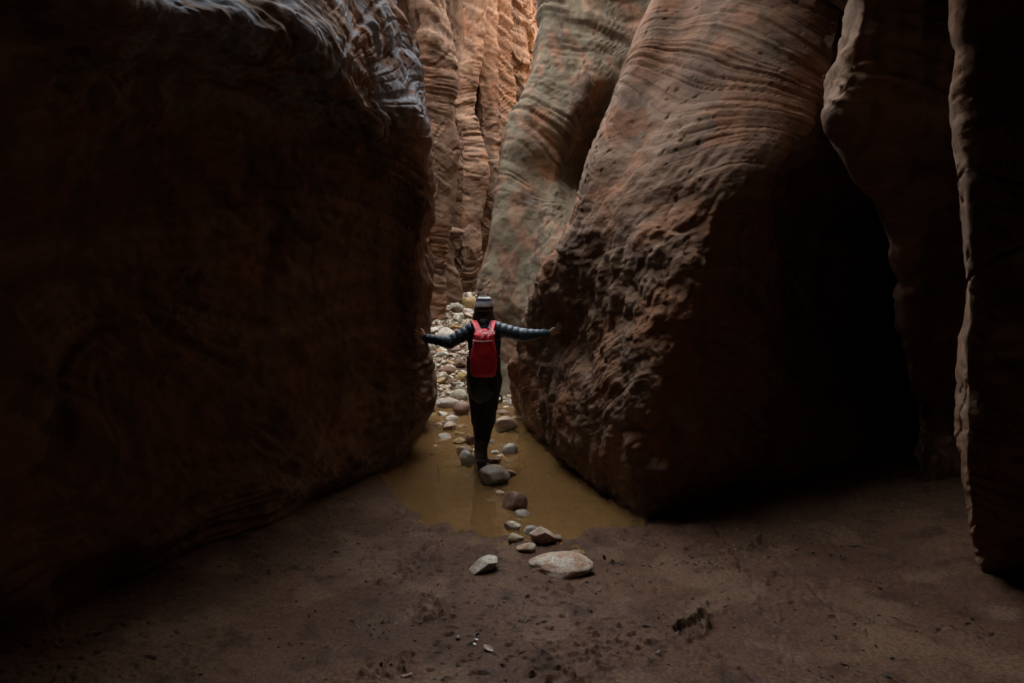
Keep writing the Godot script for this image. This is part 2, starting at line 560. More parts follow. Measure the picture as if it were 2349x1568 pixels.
func near_wall():
	var r := []
	r.append([V(-12.5, 16, 5), V(-12.5, 16, -1), V(-12.5, 18, -3), V(-12.5, 18, -5), V(-12.5, 18, -6), V(-12.5, 16, -7), V(-12.5, 14, -8), V(-12.5, 14, -8.5), V(-12.5, 14, -9), V(-12.5, 14, -10), V(-12.5, 14, -11)])
	r.append([V(-2, 12, 5), V(-3.0, 12, -1), V(-4.6, 12, -3.2), V(-5.2, 12, -4.8), V(-5.8, 11.5, -6.0), V(-6.8, 10.5, -6.9), V(-6.8, 10.5, -7.6), V(-6.8, 10.5, -8.2), V(-7, 10.5, -8.9), V(-7.4, 10.5, -9.6), V(-12.5, 11, -11)])
	r.append([V(-1, 7.6, 5), V(-1.6, 7.6, -1), V(-2.6, 7.4, -3.3), V(-3.0, 7.4, -4.8), V(-3.4, 7.4, -6.1), V(-3.8, 7.4, -6.9), V(-3.8, 7.4, -7.5), V(-3.8, 7.4, -8.0), V(-4.0, 7.4, -8.7), V(-5, 7.6, -9.4), V(-12.5, 8, -11)])
	r.append([V(-0.9, 5.6, 5), V(-1.2, 5.6, -1), V(-2.0, 5.4, -3.5), V(-2.2, 5.4, -4.8), P(640, -330, 5.6), P(730, -300, 6.4), P(780, -260, 7.0), P(820, -230, 7.4), V(-1.9, 5.7, -8.1), V(-3.5, 6, -9.2), V(-12.5, 6, -11)])
	r.append([V(-1.4, 4.4, 5), V(-1.9, 4.4, -1), P(220, -260, 3.6), P(450, -170, 4.4), P(660, -110, 5.0), P(780, -70, 5.7), P(845, -30, 6.4), P(893, 10, 6.9), V(-1.35, 4.55, -7.7), V(-3.2, 4.6, -9.0), V(-12.5, 4.6, -11)])
	r.append([V(-1.7, 3.9, 5), V(-2.1, 3.9, -1), P(190, -130, 3.3), P(430, -60, 4.05), P(650, -5, 4.75), P(790, 40, 5.35), P(878, 110, 6.1), P(935, 120, 6.75), V(-1.12, 4.0, -7.5), V(-3, 4.0, -8.9), V(-12.5, 4, -11)])
	r.append([V(-2.0, 3.4, 5), V(-2.4, 3.3, -1), P(150, -20, 3.05), P(395, 35, 3.75), P(625, 92, 4.4), P(775, 150, 5.0), P(868, 255, 5.8), P(966, 240, 6.6), V(-1.02, 3.4, -7.3), V(-2.8, 3.4, -8.8), V(-12.5, 3.4, -11)])
	r.append([V(-2.3, 3.1, 5), V(-2.8, 3.1, -1), P(60, 130, 3.7), P(350, 185, 4.55), P(590, 232, 5.3), P(750, 275, 5.85), P(885, 345, 6.3), P(974, 325, 6.6), V(-1.0, 3.1, -7.3), V(-2.7, 3.1, -8.7), V(-12.5, 3, -11)])
	r.append([V(-2.6, 2.6, 5), V(-3.2, 2.6, -1), P(0, 400, 4.0), P(305, 425, 4.95), P(570, 435, 5.7), P(768, 445, 6.3), P(900, 455, 6.65), P(984, 455, 6.75), V(-1.0, 2.6, -7.3), V(-2.6, 2.6, -8.6), V(-12.5, 2.6, -11)])
	r.append([V(-2.7, 2.1, 5), V(-3.2, 2.1, -1), P(0, 600, 4.0), P(305, 610, 4.95), P(572, 612, 5.7), P(768, 606, 6.35), P(894, 600, 6.75), P(960, 605, 6.8), V(-1.05, 2.1, -7.4), V(-2.6, 2.1, -8.6), V(-12.5, 2, -11)])
	r.append([V(-2.6, 1.4, 5), V(-3.0, 1.4, -1), P(30, 830, 3.8), P(330, 815, 4.7), P(592, 795, 5.45), P(775, 778, 6.15), P(896, 770, 6.7), P(963, 765, 6.85), V(-1.05, 1.35, -7.5), V(-2.6, 1.4, -8.6), V(-12.5, 1, -11)])
	r.append([V(-2.4, 0.7, 5), V(-2.8, 0.7, -1), P(80, 1090, 3.5), P(375, 1040, 4.35), P(620, 990, 5.1), P(783, 942, 5.9), P(894, 910, 6.55), P(968, 900, 6.9), V(-1.0, 0.7, -7.6), V(-2.5, 0.7, -8.6), V(-12.5, 1, -11)])
	r.append([V(-2.3, 0.25, 5), V(-2.7, 0.25, -1), P(110, 1300, 3.35), P(400, 1215, 4.2), P(635, 1140, 4.95), P(785, 1072, 5.75), P(876, 1030, 6.35), P(938, 1010, 6.85), V(-1.2, 0.25, -7.6), V(-2.6, 0.25, -8.6), V(-12.5, 0, -11)])
	r.append([V(-2.5, -0.05, 5), V(-2.8, -0.05, -1), P(100, 1460, 3.4), P(395, 1335, 4.25), P(630, 1230, 5.0), P(775, 1145, 5.8), P(866, 1095, 6.35), P(918, 1070, 6.85), V(-1.4, -0.1, -7.6), V(-2.8, -0.1, -8.6), V(-12.5, 0, -11)])
	r.append([V(-2.9, -0.6, 5), V(-3.0, -0.6, -1), V(-2.5, -0.6, -3.6), V(-2.2, -0.6, -4.4), V(-1.85, -0.6, -5.2), V(-1.55, -0.6, -5.9), V(-1.35, -0.6, -6.4), V(-1.25, -0.6, -6.9), V(-1.5, -0.6, -7.6), V(-2.9, -0.6, -8.6), V(-12.5, -0.6, -11)])
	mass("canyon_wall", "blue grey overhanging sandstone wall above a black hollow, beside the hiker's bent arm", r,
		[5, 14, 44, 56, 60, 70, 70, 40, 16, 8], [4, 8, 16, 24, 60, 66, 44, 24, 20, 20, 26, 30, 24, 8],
		opts({"lo": 0.10, "lf": 0.9, "st": 0.035, "sf": 2.2, "dip": Vector3(0.35, 1.0, 0.35), "fi": 0.035, "ff": 3.0, "flute": 0.065, "flf": 2.0, "fdir": Vector3(0.62, -0.62, -0.48).normalized(), "pit": 0.02, "pf": 12.0, "stain": 0.5, "crack": 0.0, "film_or_sky_tint": Color(0.165, 0.174, 0.184),  # bluish streaks above the brow also paint in skylight
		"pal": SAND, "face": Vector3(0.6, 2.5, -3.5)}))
	# a lobe at the foot of that wall, on its far side
	r = []
	for a in [[1.62, 0.0, 7.9], [1.55, 0.35, 7.9], [1.2, 0.8, 7.9], [0.75, 1.0, 7.9], [0.35, 1.05, 7.9], [0.05, 0.85, 7.9], [-0.4, 0.5, 7.9]]:
		var row := []
		for k in 13:
			var t := TAU * k / 12.0
			row.append(V(-1.55 + 0.56 * a[1] * cos(t) * (1.06 if a[0] < 0.9 else 0.95), a[0] * 0.92, -8.25 + 0.62 * a[1] * sin(t)))
		r.append(row)
	mass("rock_lobe", "small smooth grey lobe of rock at the foot of the overhanging wall", r, [8, 7.4, 8, 7.4, 8, 7.4, 8, 7.4, 8, 7.4, 8, 8], [8, 12, 14, 14, 12, 10],
		opts({"lo": 0.06, "lf": 1.4, "st": 0.02, "sf": 2.0, "fi": 0.015, "stain": 0.35, "pal": SAND, "face": Vector3(0.6, 2.0, -3.5)}))

func bulging_wall():
	var r := []
	r.append([V(12.5, 12, -13), V(12.5, 12, -11), V(12.5, 12, -9), V(12.5, 13, -8.5), V(12.5, 15, -8), V(12.5, 18, -7.5), V(12.5, 20, -7), V(12.5, 20, -9)])
	r.append([V(4.5, 10.5, -13), V(2.6, 10.5, -11), V(1.9, 10.5, -9.2), V(1.4, 11.5, -8.0), V(1.0, 14, -7.0), V(0.9, 17, -6.0), V(0.9, 18, -5.0), V(12.5, 18, -6)])
	r.append([V(4.5, 8, -13), V(2.6, 8, -11), V(2.0, 8, -9.2), V(2.05, 8, -8.0), V(2.1, 8, -7.0), V(2.2, 8, -6.2), V(2.8, 8, -5.8), V(12.5, 8, -8)])
	r.append([V(4.5, 6, -13), V(2.9, 6, -11), P(1620, -330, 8.2), P(1710, -330, 7.5), P(1830, -320, 7.1), P(1970, -310, 7.0), P(2130, -300, 7.4), V(12.5, 6, -10)])
	r.append([V(4.2, 5, -13), V(2.6, 5, -10.5), P(1548, -120, 7.6), P(1630, -130, 6.95), P(1770, -140, 6.55), P(1940, -130, 6.5), P(2100, -110, 6.9), V(12.5, 5, -10)])
	r.append([V(4.0, 4.3, -13), V(2.3, 4.3, -10.2), P(1498, 5, 7.2), P(1590, 0, 6.55), P(1740, -10, 6.15), P(1920, 0, 6.1), P(2090, 20, 6.6), V(12.5, 4.5, -10)])
	r.append([V(3.8, 3.8, -13), V(2.0, 3.8, -10), P(1432, 150, 6.95), P(1530, 145, 6.2), P(1700, 135, 5.75), P(1890, 150, 5.75), P(2080, 180, 6.4), V(12.5, 4, -10)])
	r.append([V(3.6, 3.2, -13), V(1.8, 3.2, -10), P(1374, 300, 6.75), P(1470, 305, 5.95), P(1650, 300, 5.42), P(1850, 290, 5.42), P(2070, 320, 6.2), V(12.5, 3.5, -10)])
	r.append([V(3.4, 2.8, -13), V(1.6, 2.8, -10), P(1330, 430, 6.65), P(1425, 440, 5.75), P(1585, 475, 5.25), P(1760, 410, 5.25), P(2000, 370, 5.9), V(12.5, 3, -10)])
	r.append([V(3.3, 2.4, -13), V(1.5, 2.4, -10), P(1298, 530, 6.75), P(1395, 550, 5.7), P(1555, 575, 5.12), P(1760, 520, 5.6), P(2020, 500, 6.7), V(12.5, 2.4, -10)])
	r.append([V(3.2, 2.0, -13), V(1.4, 2.0, -10), P(1240, 640, 7.2), P(1352, 655, 5.95), P(1530, 690, 5.0), P(1760, 660, 5.75), P(2030, 660, 6.9), V(12.5, 2, -10)])
	r.append([V(3.1, 1.5, -13), V(1.3, 1.5, -10.2), P(1200, 745, 7.75), P(1312, 770, 6.42), P(1510, 800, 4.98), P(1750, 800, 5.6), P(2030, 810, 6.8), V(12.5, 1.5, -10)])
	r.append([V(3.0, 0.9, -13), V(1.1, 0.9, -10.8), P(1178, 845, 8.9), P(1268, 890, 6.68), P(1490, 925, 5.0), P(1740, 940, 5.45), P(2020, 950, 6.5), V(12.5, 1, -10)])
	r.append([V(2.9, 0.35, -13), V(0.9, 0.35, -11), P(1183, 900, 9.6), P(1250, 985, 7.05), P(1475, 1070, 5.1), P(1710, 1065, 5.45), P(2000, 1070, 6.2), V(12.5, 0.4, -10)])
	r.append([V(2.9, -0.02, -13), V(0.9, -0.02, -11.2), P(1190, 935, 9.5), P(1320, 1082, 6.65), P(1480, 1200, 5.32), P(1660, 1150, 5.75), P(1960, 1130, 6.3), V(12.5, 0, -10)])
	r.append([V(3, -0.6, -13), V(1, -0.6, -11.2), V(0.35, -0.6, -9.2), V(0.8, -0.6, -6.6), V(1.25, -0.6, -5.5), V(2.0, -0.6, -5.9), V(3.3, -0.6, -6.5), V(12.5, -0.6, -10)])
	var o := opts({"lo": 0.06, "lf": 0.8, "st": 0.021, "sf": 4.4, "dip": Vector3(0.42, 1.0, -0.25), "warp": 0.5, "wf": 0.42, "fi": 0.010, "ff": 3.4, "below": 2.75, "flute": 0.07, "flf": 1.7, "fdir": Vector3(0.45, 0.85, 0.2).normalized(), "pit": 0.018, "pf": 11.0, "stain": 0.45, "keep": "buttress", "lam": 4.6, "crack": 0.0, "rust": Color(0.205, 0.100, 0.054),
		"pal": SAND, "face": Vector3(0.3, 3.0, -3.0)})
	mass("canyon_wall", "big bulging sandstone buttress with curved grey brown layers, under the hiker's open hand", r,
		[6, 16, 60, 84, 84, 70, 12], [4, 8, 14, 30, 50, 60, 60, 54, 44, 40, 44, 48, 44, 34, 10], o)

func side_walls():
	# the dark rib that hangs in front of the buttress
	var r := []
	for a in [[20.0, 9.0, 5.0], [18.0, 1.3, 5.0], [9.0, 1.3, 4.9], [5.3, 1.3, 4.9], [4.45, 1.75, 4.8], [4.05, 2.27, 4.75], [3.65, 2.22, 4.7], [3.2, 2.12, 4.65], [2.95, 2.12, 4.7], [2.6, 2.5, 5.0], [2.0, 2.9, 5.2], [1.2, 3.1, 5.3], [0.5, 3.2, 5.3], [-0.5, 3.2, 5.3]]:
		var h: float = a[0]
		var u := smoothstep(4.2, 5.2, h)
		r.append([V(12.5, h, -8.5), V(a[1] + 2.2, h, -a[2] - 1.0 - 0.8 * smoothstep(2.7, 3.1, h)), V(a[1] + 0.85, h, -a[2] - 0.55 - 0.9 * smoothstep(2.7, 3.1, h)), V(a[1], h, -a[2]), V(a[1] + 0.35 - 0.3 * u, h, -a[2] + 0.16 + 0.7 * u), V(a[1] + 0.95, h, -a[2] + 0.24 + 1.0 * u), V(a[1] + 2.5, h, -a[2] + 0.3 + 1.0 * u), V(12.5, h, -4.2 + u)])
	mass("canyon_wall", "narrow dark rib of rock hanging down in front of the layered buttress", r, [4, 10, 24, 30, 24, 14, 6], [4, 10, 14, 20, 20, 20, 20, 16, 16, 18, 18, 14, 10],
		opts({"lo": 0.12, "lf": 0.8, "st": 0.05, "sf": 1.8, "fi": 0.03, "flute": 0.03, "stain": 0.6, "pal": SAND, "face": Vector3(-1, 3, -3.5)}))
	# the near wall beside the camera
	r = []
	for a in [[20.0, 9.0, 3.6], [18.0, 1.05, 3.6], [8.0, 1.05, 3.6], [4.7, 1.1, 3.6], [3.95, 1.8, 3.55], [3.5, 2.12, 3.5], [3.2, 2.18, 3.5], [2.6, 2.24, 3.5], [2.0, 2.29, 3.5], [1.3, 2.36, 3.55], [0.8, 2.44, 3.6], [0.35, 2.66, 3.75], [0.1, 2.85, 3.9], [-0.6, 3.1, 4.0]]:
		var h: float = a[0]
		var x: float = a[1]
		var k := smoothstep(5.2, 4.0, h)
		r.append([V(12.5, h, -5.6), V(x + 1.8, h, -a[2] - 1.2), V(x + 0.55, h, -a[2] - 0.6), V(x, h, -a[2]), V(x + 0.30 * k, h, -a[2] + 0.10 + 0.35 * (1.0 - k)), V(x + 0.80 * k, h, -a[2] + 0.22 + 0.8 * (1.0 - k)), V(x + 1.3 * k, h, -a[2] + 0.9 + 0.9 * (1.0 - k)), V(x + 1.2 * k, h, 0.0), V(x + 0.6 * k, h, 6.0)])
	mass("canyon_wall", "dim pitted grey brown wall rising straight from the mud, beyond the boot prints", r, [4, 12, 36, 60, 60, 20, 8, 6], [4, 8, 14, 20, 24, 16, 40, 40, 44, 40, 36, 20, 8],
		opts({"lo": 0.10, "lf": 0.8, "st": 0.02, "sf": 2.0, "fi": 0.03, "ff": 2.6, "flute": 0.03, "flf": 1.4, "fdir": Vector3(0.05, 1, 0.15).normalized(), "pit": 0.022, "pf": 15.0, "stain": 0.3, "pal": SAND, "face": Vector3(-1, 2, -2)}))

func green_wall():
	var r := []
	r.append([V(12.5, 13, -23.5), V(12.5, 13, -19), V(12.5, 11.5, -13), V(12.5, 11.5, -12), V(12.5, 11.5, -11.5), V(12.5, 11.5, -11), V(12.5, 11.5, -10)])
	r.append([V(8.6, 12.0, -23.5), V(5.4, 12.0, -19), V(5.0, 10.2, -13.6), V(5.0, 10.2, -12.2), V(5.2, 10.2, -11.2), V(6.0, 10.2, -10.8), V(12.5, 10.4, -11)])
	r.append([V(8.5, 9.0, -23.5), V(4.4, 9.0, -19), V(1.9, 8.4, -13.3), V(2.2, 8.4, -12.0), V(2.8, 8.4, -11.4), V(3.8, 8.4, -11.1), V(12.5, 9, -11)])
	for a in [[-160, 1256, 12.9, 1350, 11.9, 1490, 11.8], [0, 1243, 12.8, 1340, 11.8, 1475, 11.8], [110, 1240, 12.7, 1335, 11.6, 1455, 11.6], [190, 1226, 12.5, 1320, 11.4, 1430, 11.4], [260, 1198, 12.3, 1300, 11.2, 1410, 12.0], [330, 1172, 12.1, 1280, 11.2, 1395, 12.9], [400, 1162, 12.0, 1266, 11.2, 1380, 12.8], [440, 1160, 11.9, 1258, 10.9, 1365, 11.5], [480, 1158, 11.9, 1250, 10.7, 1350, 10.9], [560, 1148, 11.8, 1236, 10.5, 1320, 10.2], [630, 1130, 11.7, 1215, 10.3, 1300, 9.9], [700, 1126, 11.7, 1205, 10.2, 1290, 9.7], [780, 1146, 11.5, 1200, 10.2, 1290, 9.6], [850, 1152, 11.3, 1205, 10.1, 1290, 9.5], [930, 1165, 10.9, 1215, 9.9, 1290, 9.3], [1080, 1185, 10.7, 1225, 9.7, 1300, 9.2]]:
		var h := P(a[1], a[0], a[2]).y
		r.append([V(8.5, h, -23), V(3.8, h, -19), P(a[1], a[0], a[2]), P(a[3], a[0], a[4]), P(a[5], a[0], a[6]), V(3.6, h, -11.3), V(12.5, h, -11)])
	mass("canyon_wall", "olive stained wall in the middle distance, standing between the stream bed and the buttress", r, [4, 12, 70, 80, 30, 6], [4, 14, 16, 16, 22, 22, 22, 22, 18, 18, 18, 20, 20, 20, 20, 18, 14, 10],
		opts({"lo": 0.09, "lf": 0.8, "off": 60.0, "lam": 4.0, "crack": 0.012, "st": 0.055, "sf": 2.2, "dip": Vector3(0.30, 1.0, 0.1), "fi": 0.03, "ff": 2.4, "flute": 0.05, "flf": 1.2, "fdir": Vector3(-0.35, 1, 0.1).normalized(), "pit": 0.02, "pf": 8.0, "stain": 0.8,
		"pal": SAND, "film_or_sky_tint": Color(0.110, 0.098, 0.066), "film_or_sky_low": -1.0, "film_or_sky_most": 0.75, "face": Vector3(-0.8, 3.5, -8)}))

func fin(called: String, label: String, tab: Array, d_left: float, back: float, nu: Array, nv: int, o: Dictionary):
	# tab rows: py, px of the side turned to us, how far, px of the outline, how far
	var r := []
	for a in tab:
		var e := P(a[3], a[0], a[4])
		var f := P(a[1], a[0], a[2] + o.get("skew", 0.0))
		r.append([V(-12.5, f.y, -d_left), V(minf(f.x - 1.6, -3.0), f.y, -d_left - 0.3), f, e, V(e.x - 0.5, e.y, e.z - back), V(-12.5, e.y, e.z - back - 1.0)])
	var top := []
	var cap := []
	if o.get("tall", false):
		for q in r[0]:
			top.append(V(q.x - 0.3, 12.2, q.z))
			cap.append(V(minf(q.x - 6.0, -9.0), 13.2, q.z))
		r.push_front(top)
		r.push_front(cap)
	else:
		for q in r[0]:
			top.append(V(minf(q.x - 5.0, -6.0), q.y + 0.8, q.z))
		r.push_front(top)
	var vs := [6, 14] if o.get("tall", false) else [8]
	for k in tab.size() - 1:
		vs.append(nv + 12)
	mass(called, label, r, nu, vs, o)

func far_fins():
	fin("canyon_wall", "slender red brown fin with a lit edge behind the overhanging wall", [[-140, 895, 13.0, 955, 13.6], [-60, 915, 13.0, 962, 13.6], [100, 925, 13.0, 972, 13.6], [200, 920, 13.0, 972, 13.6], [270, 925, 13.0, 970, 13.6], [340, 940, 13.0, 990, 13.6], [420, 950, 13.0, 996, 13.6], [500, 945, 13.0, 988, 13.6], [560, 930, 13.1, 968, 13.6], [640, 920, 13.2, 955, 13.7], [720, 920, 13.2, 955, 13.7], [850, 920, 13.2, 955, 13.7]],
		12.0, 0.9, [4, 12, 50, 20, 5], 16, opts({"lo": 0.10, "st": 0.06, "sf": 2.2, "dip": Vector3(0.45, 1, 0.0), "off": 10.0, "fold": 0.3, "foldf": 1.0, "skew": 1.5, "stain": 0.4, "pal": SAND, "face": Vector3(1.5, 4, -9)}))
	fin("canyon_wall", "reddish low nose of rock at the edge of the cobbles, below the fins", [[520, 965, 15.2, 985, 15.6], [545, 962, 15.0, 990, 15.5], [590, 958, 14.9, 998, 15.4], [630, 955, 14.8, 1005, 15.3], [665, 955, 14.8, 1011, 15.3], [700, 955, 14.8, 1012, 15.3], [760, 955, 14.8, 1005, 15.3]],
		14.4, 0.7, [4, 10, 44, 20, 5], 14, opts({"lo": 0.12, "lf": 0.9, "st": 0.05, "sf": 2.0, "off": 22.0, "skew": 0.9, "tall": false, "stain": 0.2, "pal": SAND, "face": Vector3(1.0, 4, -9)}))
	fin("canyon_wall", "broad brown fluted fin with fine level ledges above the cobbles", [[-140, 980, 16.6, 1060, 17.4], [-60, 990, 16.6, 1064, 17.4], [80, 990, 16.6, 1060, 17.4], [170, 985, 16.6, 1054, 17.4], [230, 980, 16.6, 1044, 17.4], [300, 985, 16.5, 1052, 17.3], [370, 990, 16.4, 1063, 17.2], [440, 992, 16.4, 1060, 17.1], [520, 996, 16.3, 1056, 17.0], [580, 1000, 16.2, 1062, 16.9], [620, 1000, 16.2, 1058, 16.9], [660, 1000, 16.3, 1052, 16.9], [740, 1000, 16.3, 1050, 16.9]],
		15.8, 0.9, [4, 12, 64, 24, 5], 16, opts({"lo": 0.08, "lf": 0.7, "st": 0.045, "sf": 3.0, "dip": Vector3(0.30, 1, 0.05), "off": 34.0, "block": 0.03, "blockf": 1.2, "fold": 0.15, "foldf": 0.9, "skew": 1.7, "stain": 0.4, "pal": SAND, "face": Vector3(1.0, 5, -10)}))
	fin("canyon_wall", "tall rounded brown pillar of rock between the fluted fin and the end wall", [[-130, 1050, 18.2, 1088, 18.8], [-40, 1060, 18.2, 1090, 18.8], [100, 1064, 18.2, 1097, 18.8], [200, 1068, 18.2, 1100, 18.8], [300, 1064, 18.1, 1098, 18.7], [370, 1066, 18.0, 1103, 18.6], [420, 1070, 18.0, 1106, 18.6], [465, 1066, 18.1, 1100, 18.7], [500, 1058, 18.2, 1088, 18.8], [540, 1052, 18.3, 1086, 18.9], [575, 1048, 18.5, 1076, 19.1], [620, 1046, 18.7, 1072, 19.2], [720, 1046, 18.8, 1070, 19.2]],
		17.6, 0.8, [4, 10, 46, 24, 5], 16, opts({"lo": 0.08, "lf": 0.8, "st": 0.040, "sf": 2.6, "dip": Vector3(0.45, 1, 0.0), "off": 48.0, "block": 0.03, "blockf": 1.2, "fold": 0.15, "foldf": 0.9, "skew": 1.4, "stain": 0.5, "pal": SAND, "face": Vector3(1.0, 5, -12)}))
	fin("canyon_wall", "pale ribbed slab of slanting layers beside the rounded pillar", [[-130, 1090, 19.6, 1135, 20.2], [-40, 1100, 19.6, 1132, 20.2], [90, 1100, 19.6, 1128, 20.2], [180, 1098, 19.6, 1138, 20.2], [250, 1100, 19.5, 1142, 20.1], [310, 1100, 19.4, 1140, 20.0], [350, 1104, 19.5, 1130, 20.1], [400, 1100, 19.7, 1118, 20.3], [470, 1090, 19.9, 1108, 20.5], [720, 1080, 20.0, 1100, 20.6]],
		19.0, 0.7, [4, 8, 40, 20, 5], 16, opts({"lo": 0.10, "lf": 0.7, "st": 0.075, "sf": 3.6, "dip": Vector3(0.62, 1, 0.0), "off": 52.0, "block": 0.03, "blockf": 1.2, "fold": 0.15, "foldf": 0.9, "stain": 0.3, "pal": SAND, "face": Vector3(1.0, 6, -13)}))

func end_walls():
	var r := []
	r.append([V(-12.5, 12.2, -27), V(-8, 12, -27), V(-6, 12, -27), V(-5, 12, -27), V(-5, 11.4, -27.5), V(-5, 10.2, -28), V(-5, 10.2, -30)])
	r.append([V(-12.5, 12.4, -20.5), V(-2.2, 11.2, -21.6), V(-1.4, 11.2, -22.1), V(-0.8, 11.2, -22.6), V(-0.2, 11.2, -23.2), V(0.0, 9.6, -24.5), V(0.0, 9.4, -28)])
	for a in [[-130, 1060, 1110, 1160, 1203, 22.0, 0.0], [0, 1060, 1110, 1160, 1203, 21.8, 0.0], [100, 1060, 1110, 1165, 1207, 21.6, 0.0], [190, 1060, 1110, 1168, 1217, 21.6, 0.0], [240, 1060, 1110, 1165, 1215, 21.5, 0.0], [300, 1060, 1110, 1160, 1205, 21.5, 0.0], [400, 1060, 1110, 1150, 1190, 21.4, 0.0], [480, 1050, 1095, 1140, 1175, 21.2, 0.0], [545, 1040, 1085, 1125, 1165, 21.3, 0.0], [575, 1040, 1085, 1125, 1165, 22.4, 0.4], [620, 1040, 1085, 1125, 1165, 22.9, 0.6], [680, 1040, 1085, 1125, 1165, 22.9, 0.6], [740, 1040, 1085, 1125, 1165, 22.8, 0.6]]:
		var h := P(1100, a[0], a[5]).y
		r.append([V(-12.5, h, -20.5 - a[6]), P(a[1], a[0], a[5] - 0.6), P(a[2], a[0], a[5] - 0.3), P(a[3], a[0], a[5]), P(a[4], a[0], a[5] + 0.5), V(P(a[4], a[0], a[5]).x + 0.15, h, -a[5] - 2.2), V(P(a[4], a[0], a[5]).x + 0.3, h, -a[5] - 6.0)])
	mass("canyon_wall", "warm tan end wall of broken ledges where the canyon bends, undercut at its foot", r, [6, 40, 50, 50, 30, 6], [6, 12, 26, 30, 26, 16, 20, 30, 26, 20, 14, 12, 12, 8],
		opts({"lo": 0.10, "lf": 0.6, "st": 0.13, "sf": 2.6, "fold": 0.2, "foldf": 0.9, "block": 0.16, "blockf": 1.1, "dip": Vector3(0.40, 1, 0.0), "off": 66.0, "fi": 0.05, "ff": 2.0, "stain": 0.3, "pal": SAND, "face": Vector3(1.0, 6, -12)}))
	r = []
	for a in [[20.0, 4.0], [18.0, 1.0], [14.0, 0.5], [10.0, 0.2], [7.0, 0.0], [5.0, 0.0], [2.0, 0.0], [0.0, 0.0]]:
		var h: float = a[0]
		var s: float = a[1]
		r.append([V(-9 - s, h, -29), V(-2 - s, h, -29.6 - s), V(0.2 - s, h, -31 - s), V(1.6 - s, h, -32.2 - s), V(3.2 - s, h, -33.4 - s), V(6 - s, h, -35 - s), V(12, h, -37 - s)])
	mass("canyon_wall", "sunlit orange wall seen high in the gap past the end wall", r, [6, 20, 40, 40, 20, 6], [10, 24, 30, 24, 20, 16, 6],
		opts({"lo": 0.35, "lf": 0.5, "st": 0.22, "sf": 1.3, "off": 80.0, "block": 0.25, "blockf": 0.7, "fi": 0.06, "ff": 1.8, "stain": 0.25, "pal": SAND, "face": Vector3(1.0, 6, -12)}))

func closing_walls():
	# unseen wall added round the bend to catch the sun and throw it back
	var b := []
	for h in [17.0, 15.0, 11.0, 7.0, 3.0, 0.0]:
		var s := 4.0 if h > 16.0 else 0.0
		b.append([V(14, h, -23.0), V(5.2 + s, h, -24), V(4.6 + s, h, -26.5), V(4.8 + s, h, -29), V(6.0 + s, h, -31.5), V(14, h, -33)])
	mass("added_terrain", "unseen wall added round the bend to bounce sunlight into the gap", b, [4, 14, 14, 14, 4], [4, 14, 14, 14, 10], opts({"lo": 0.3, "st": 0.12, "sf": 1.5, "face": Vector3(-2, 6, -28), "kind": "structure"}))
	# unseen rock added behind the walls to seal out sky and sun
	var oc := opts({"lo": 0.5, "lf": 0.3, "st": 0.2, "sf": 0.8, "stain": 0.3, "face": Vector3(0, 6, -6), "kind": "structure", "pal": SAND})
	for s in [-1.0, 1.0]:
		var r := []
		for a in [[0.0, 60.0], [0.5, 30.0], [0.5, 12.0], [0.0, 10.6], [-4.0, 10.3], [-14.0, 10.3]]:
			var row := []
			for z in [14.0, 6.0, -5.0, -9.0, -14.0, -19.0, -24.0, -28.0, -45.0]:
				var top := (18.0 if s < 0.0 else 19.0) if z > -6.0 else ((12.2 if s < 0.0 else 10.4) if z > -26.0 else (13.0 if s < 0.0 else 10.0))
				row.append(V(s * a[1], maxf(top + a[0], -1.0), z))
			r.append(row)
		mass("added_terrain", "unseen rock plateau added against stray light behind the overhanging wall" if s < 0 else "unseen rock plateau added against stray light behind the layered buttress", r, [4, 6, 6, 6, 6, 6, 6, 4], [3, 3, 6, 10, 10], oc)
	var e := []  # unseen roof over and behind the camera, added to shade the foreground
	for a in [[19.0, 4.0], [14.0, -3.7], [6.0, -4.0], [5.2, -3.5], [5.0, 0.0], [4.8, 2.0], [4.2, 5.5], [2.5, 7.0], [-0.6, 7.4]]:
		var row := []
		for x in [-10.0, -5.0, -2.6, -1.4, 0.0, 1.4, 2.4, 5.0, 10.0]:
			row.append(V(x, a[0], a[1]))
		e.append(row)
	oc.face = Vector3(0, 2, 0)
	oc.lo = 0.2
	mass("shading_rock_roof", "unseen rock roof added over the camera to shade the muddy floor", e, [6, 10, 10, 10, 10, 10, 10, 6], [6, 8, 8, 8, 8, 8, 8, 6], oc)

# ---------- stones ----------
var ico := {}

